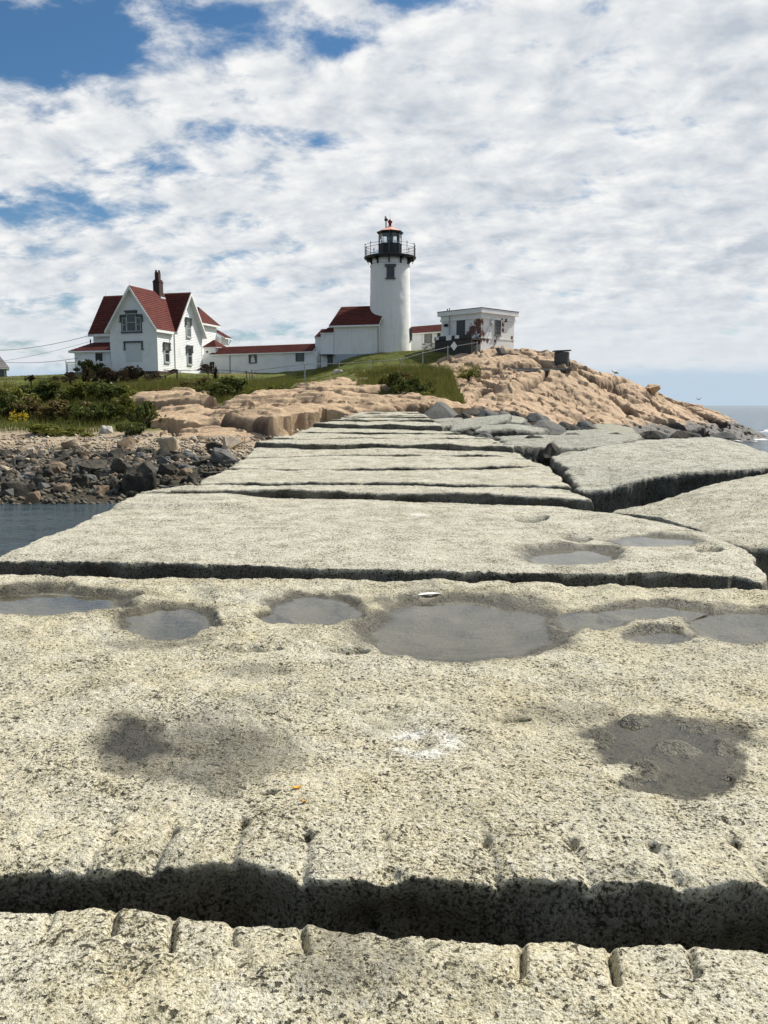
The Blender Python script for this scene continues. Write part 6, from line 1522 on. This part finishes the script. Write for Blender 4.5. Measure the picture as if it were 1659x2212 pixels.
def peb_mat():
    m, t, b, o = new_mat('shingle_stone'); ri = t.nodes.new('ShaderNodeNewGeometry').outputs['Random Per Island']; z = node(t, 'ShaderNodeSeparateXYZ', {0: wcoord(t)}).outputs[2]
    dry = ramp(t, ri, [(0, (.42, .33, .23)), (.35, (.30, .22, .15)), (.6, (.45, .40, .32)), (1, (.17, .14, .11))]); wet = ramp(t, ri, [(0, (.05, .045, .035)), (.6, (.09, .08, .06)), (1, (.14, .11, .07))])
    setc(t, b, mixc(t, sstep(t, z, .78, 1.05), wet, dry), .8); return m
M['shingle_stone'] = peb_mat(); pebbles(13000, 8, 46, .6, 1.7, -2.75, 'loose tan pebbles and shingle covering the upper beach'); pebbles(15000, 9, 36, -.15, .85, -2.45, 'dark wet cobbles filling the shore between the boulders')
# lawn boulder, drift timber, headland extras
p = ground_at(735, 812, 60); special('boulder', 'white boulder on the lawn below the workroom', [tuple(at(718, 812, 72)), tuple(at(748, 812, 72)), tuple(at(720, 799, 72.3)), tuple(at(736, 798, 72.2)), tuple(at(744, 804, 72.2)), tuple(at(722, 810, 73.5)), tuple(at(746, 810, 73.5)), tuple(at(728, 799, 73.2))], 'white_stone', 71)
p = at(1410, 838, 77.5); boulder((p.x, p.y, rock_z(p.x, p.y, .6) + .3), 1.05, 'tan_rock', 4, 'loose tan boulder perched on the headland skyline')
p = at(875, 878, 54); boulder((p.x, p.y, p.z), .5, 'pale_stone', 3, 'tan boulder at the foot of the gully')
for i, (x, y, w) in enumerate([(885, 866, 18), (893, 872, 14), (902, 868, 16), (898, 876, 14), (880, 862, 14), (908, 878, 14), (870, 870, 14)]):
    p = ground_at(x, y, 45); s = w * p.y / FPX * .5; boulder((p.x, p.y, p.z + s * .7), s, ['grey_rock', 'white_stone'][i % 2], i + 5, 'small loose stone in the gully below the shrubs', 'loose gully stones', name='gully_stone', cat='stone')
p = ground_at(28, 926, 40); p2 = at(20, 862, 58)
tag(MB().box((-1.2, 0, 0), (1.3, .22, .14)).build('drift_plank', M['driftwood'], loc=(p2.x, p2.y, p2.z)), 'white drift plank lying among the shrubs at left', 'plank')

# ------------------------------------------------------------------ gulls
def gull(loc, rz, label, flying=False):
    g = tag(empty('gull', loc, rz), label, 'gull')
    b = MB(); prof = [(.005, -.30), (.05, -.26), (.10, -.16), (.125, -.02), (.115, .10), (.075, .19), (.055, .24)]
    n = 14; vs = []; 
    for r, x in prof:
        for i in range(n):
            t = 2 * math.pi * i / n; vs.append((x, r * math.cos(t) * .85, r * math.sin(t) + .28 + x * .35))
    fs = [(j * n + i, j * n + (i + 1) % n, (j + 1) * n + (i + 1) % n, (j + 1) * n + i) for j in range(len(prof) - 1) for i in range(n)]; b.add(vs, fs)
    hd = [(.055, .0), (.062, .05), (.06, .10), (.04, .15), (.005, .165)]; vs = []
    for r, z in hd:
        for i in range(n):
            t = 2 * math.pi * i / n; vs.append((.25 + r * math.cos(t), r * math.sin(t), .34 + z))
    b.add(vs, [(j * n + i, j * n + (i + 1) % n, (j + 1) * n + (i + 1) % n, (j + 1) * n + i) for j in range(len(hd) - 1) for i in range(n)])
    part(b, 'body', 'white_paint', g, True)
    part(MB().tube((.29, 0, .42), (.39, 0, .40), .02, .006, 6), 'beak', 'leaf_yellow', g)
    for s_ in (-1, 1):
        if flying: q = MB().prism([(.10, .08 * s_, .34), (-.06, .08 * s_, .33), (-.12, .62 * s_, .42), (.0, .38 * s_, .46)], (0, 0, .015))
        else: q = MB().prism([(.14, .105 * s_, .36), (.05, .115 * s_, .22), (-.2, .09 * s_, .2), (-.42, .03 * s_, .19), (-.12, .09 * s_, .33)], (0, .012 * s_, 0))
        part(q, 'wing', 'trim_grey' if not flying else 'sash', g)
    part(MB().prism([(-.26, -.05, .19), (-.26, .05, .19), (-.42, .06, .14), (-.42, -.06, .14)], (0, 0, .012)), 'tail', 'black_iron', g)
    if not flying:
        for s_ in (-1, 1): part(MB().tube((.0, .04 * s_, .19), (.02, .04 * s_, -.02), .01, n=5).box((.0, .02 * s_ - .02, -.03), (.08, .02 * s_ + .04, -.015)), 'leg', 'leaf_yellow', g)
    return g
GULLP = at(1328, 808.5, 76.4)
GULLP.z = rock_z(GULLP.x, GULLP.y, .25) + .03
gull(GULLP, R(200), 'gull standing on the skyline of the headland')
gull(at(1510, 866, 120), R(20), 'small gull flying low over the sea', True)

# ------------------------------------------------------------------ small things on the slab
fp = atz(928, 1293, Z1 - .028); fe = tag(empty('feather', (fp.x, fp.y, fp.z + .02), R(14)), 'white feather at the back rim of the biggest rain pool', 'feather')
va = MB(); L_ = .15
top_ = [(t * L_ - L_ / 2, .022 * math.sin(math.pi * min(1, t * 1.05)) ** .7, .006 * math.sin(t * 3)) for t in np.linspace(.1, .97, 12)]
va.prism([(a, b, c) for a, b, c in top_] + [(a, -b * .6, c) for a, b, c in reversed(top_)], (0, 0, .003)); part(va, 'vane', 'feather', fe)
part(MB().tube((-L_ * .62, 0, .001), (L_ * .45, 0, .006), .0018, .0008, 5), 'quill', 'feather', fe)
for i, (x, y, r_, lab) in enumerate([(641, 1705, .5, 'larger curled yellow leaf on the near granite slab'), (657, 1735, -.4, 'smaller yellow leaf scrap below the larger one')]):
    q = atz(x, y, Z1); s = [.016, .009][i]; pts = [(-s, 0, .004), (-s * .4, s * .32, .001), (s * .4, s * .25, .0), (s, 0, .006), (s * .3, -s * .28, .0), (-s * .4, -s * .3, .002)]
    o = MB().prism(pts, (0, 0, .0015)).build('leaf', M['leaf_yellow'], loc=(q.x, q.y, q.z + .004)); o.rotation_euler = (.15, .1, r_); tag(o, lab, 'leaf')

# surf along the headland
def surf(pts, w, label, seed):
    rg = random.Random(seed); mb = MB(); P_ = [Vector(p) for p in pts]
    for a, b in zip(P_[:-1], P_[1:]):
        n = int((b - a).length / .35)
        for i in range(n):
            c = a.lerp(b, i / max(1, n)); c = c + Vector((rg.gauss(0, w), rg.gauss(0, w), .02)); k = rg.randint(5, 8); r = rg.uniform(.08, .45)
            mb.add([(c.x + r * rg.uniform(.5, 1.4) * 1.6 * math.cos(6.283 * j / k), c.y + r * rg.uniform(.4, 1.1) * math.sin(6.283 * j / k), .02 + rg.uniform(0, .08)) for j in range(k)], [tuple(range(k))])
    return tag(mb.build('surf', M['foam']), label, 'foam', kind='stuff')
surf([atz(1480, 944, 0), atz(1560, 940, 0), atz(1640, 934, 0), atz(1720, 928, 0)], .9, 'second line of white surf off the tip of the headland', 2)
surf([atz(1400, 955, 0), atz(1480, 958, 0), atz(1560, 956, 0), atz(1640, 950, 0), atz(1720, 945, 0)], .7, 'white surf along the wet foot of the headland', 1)
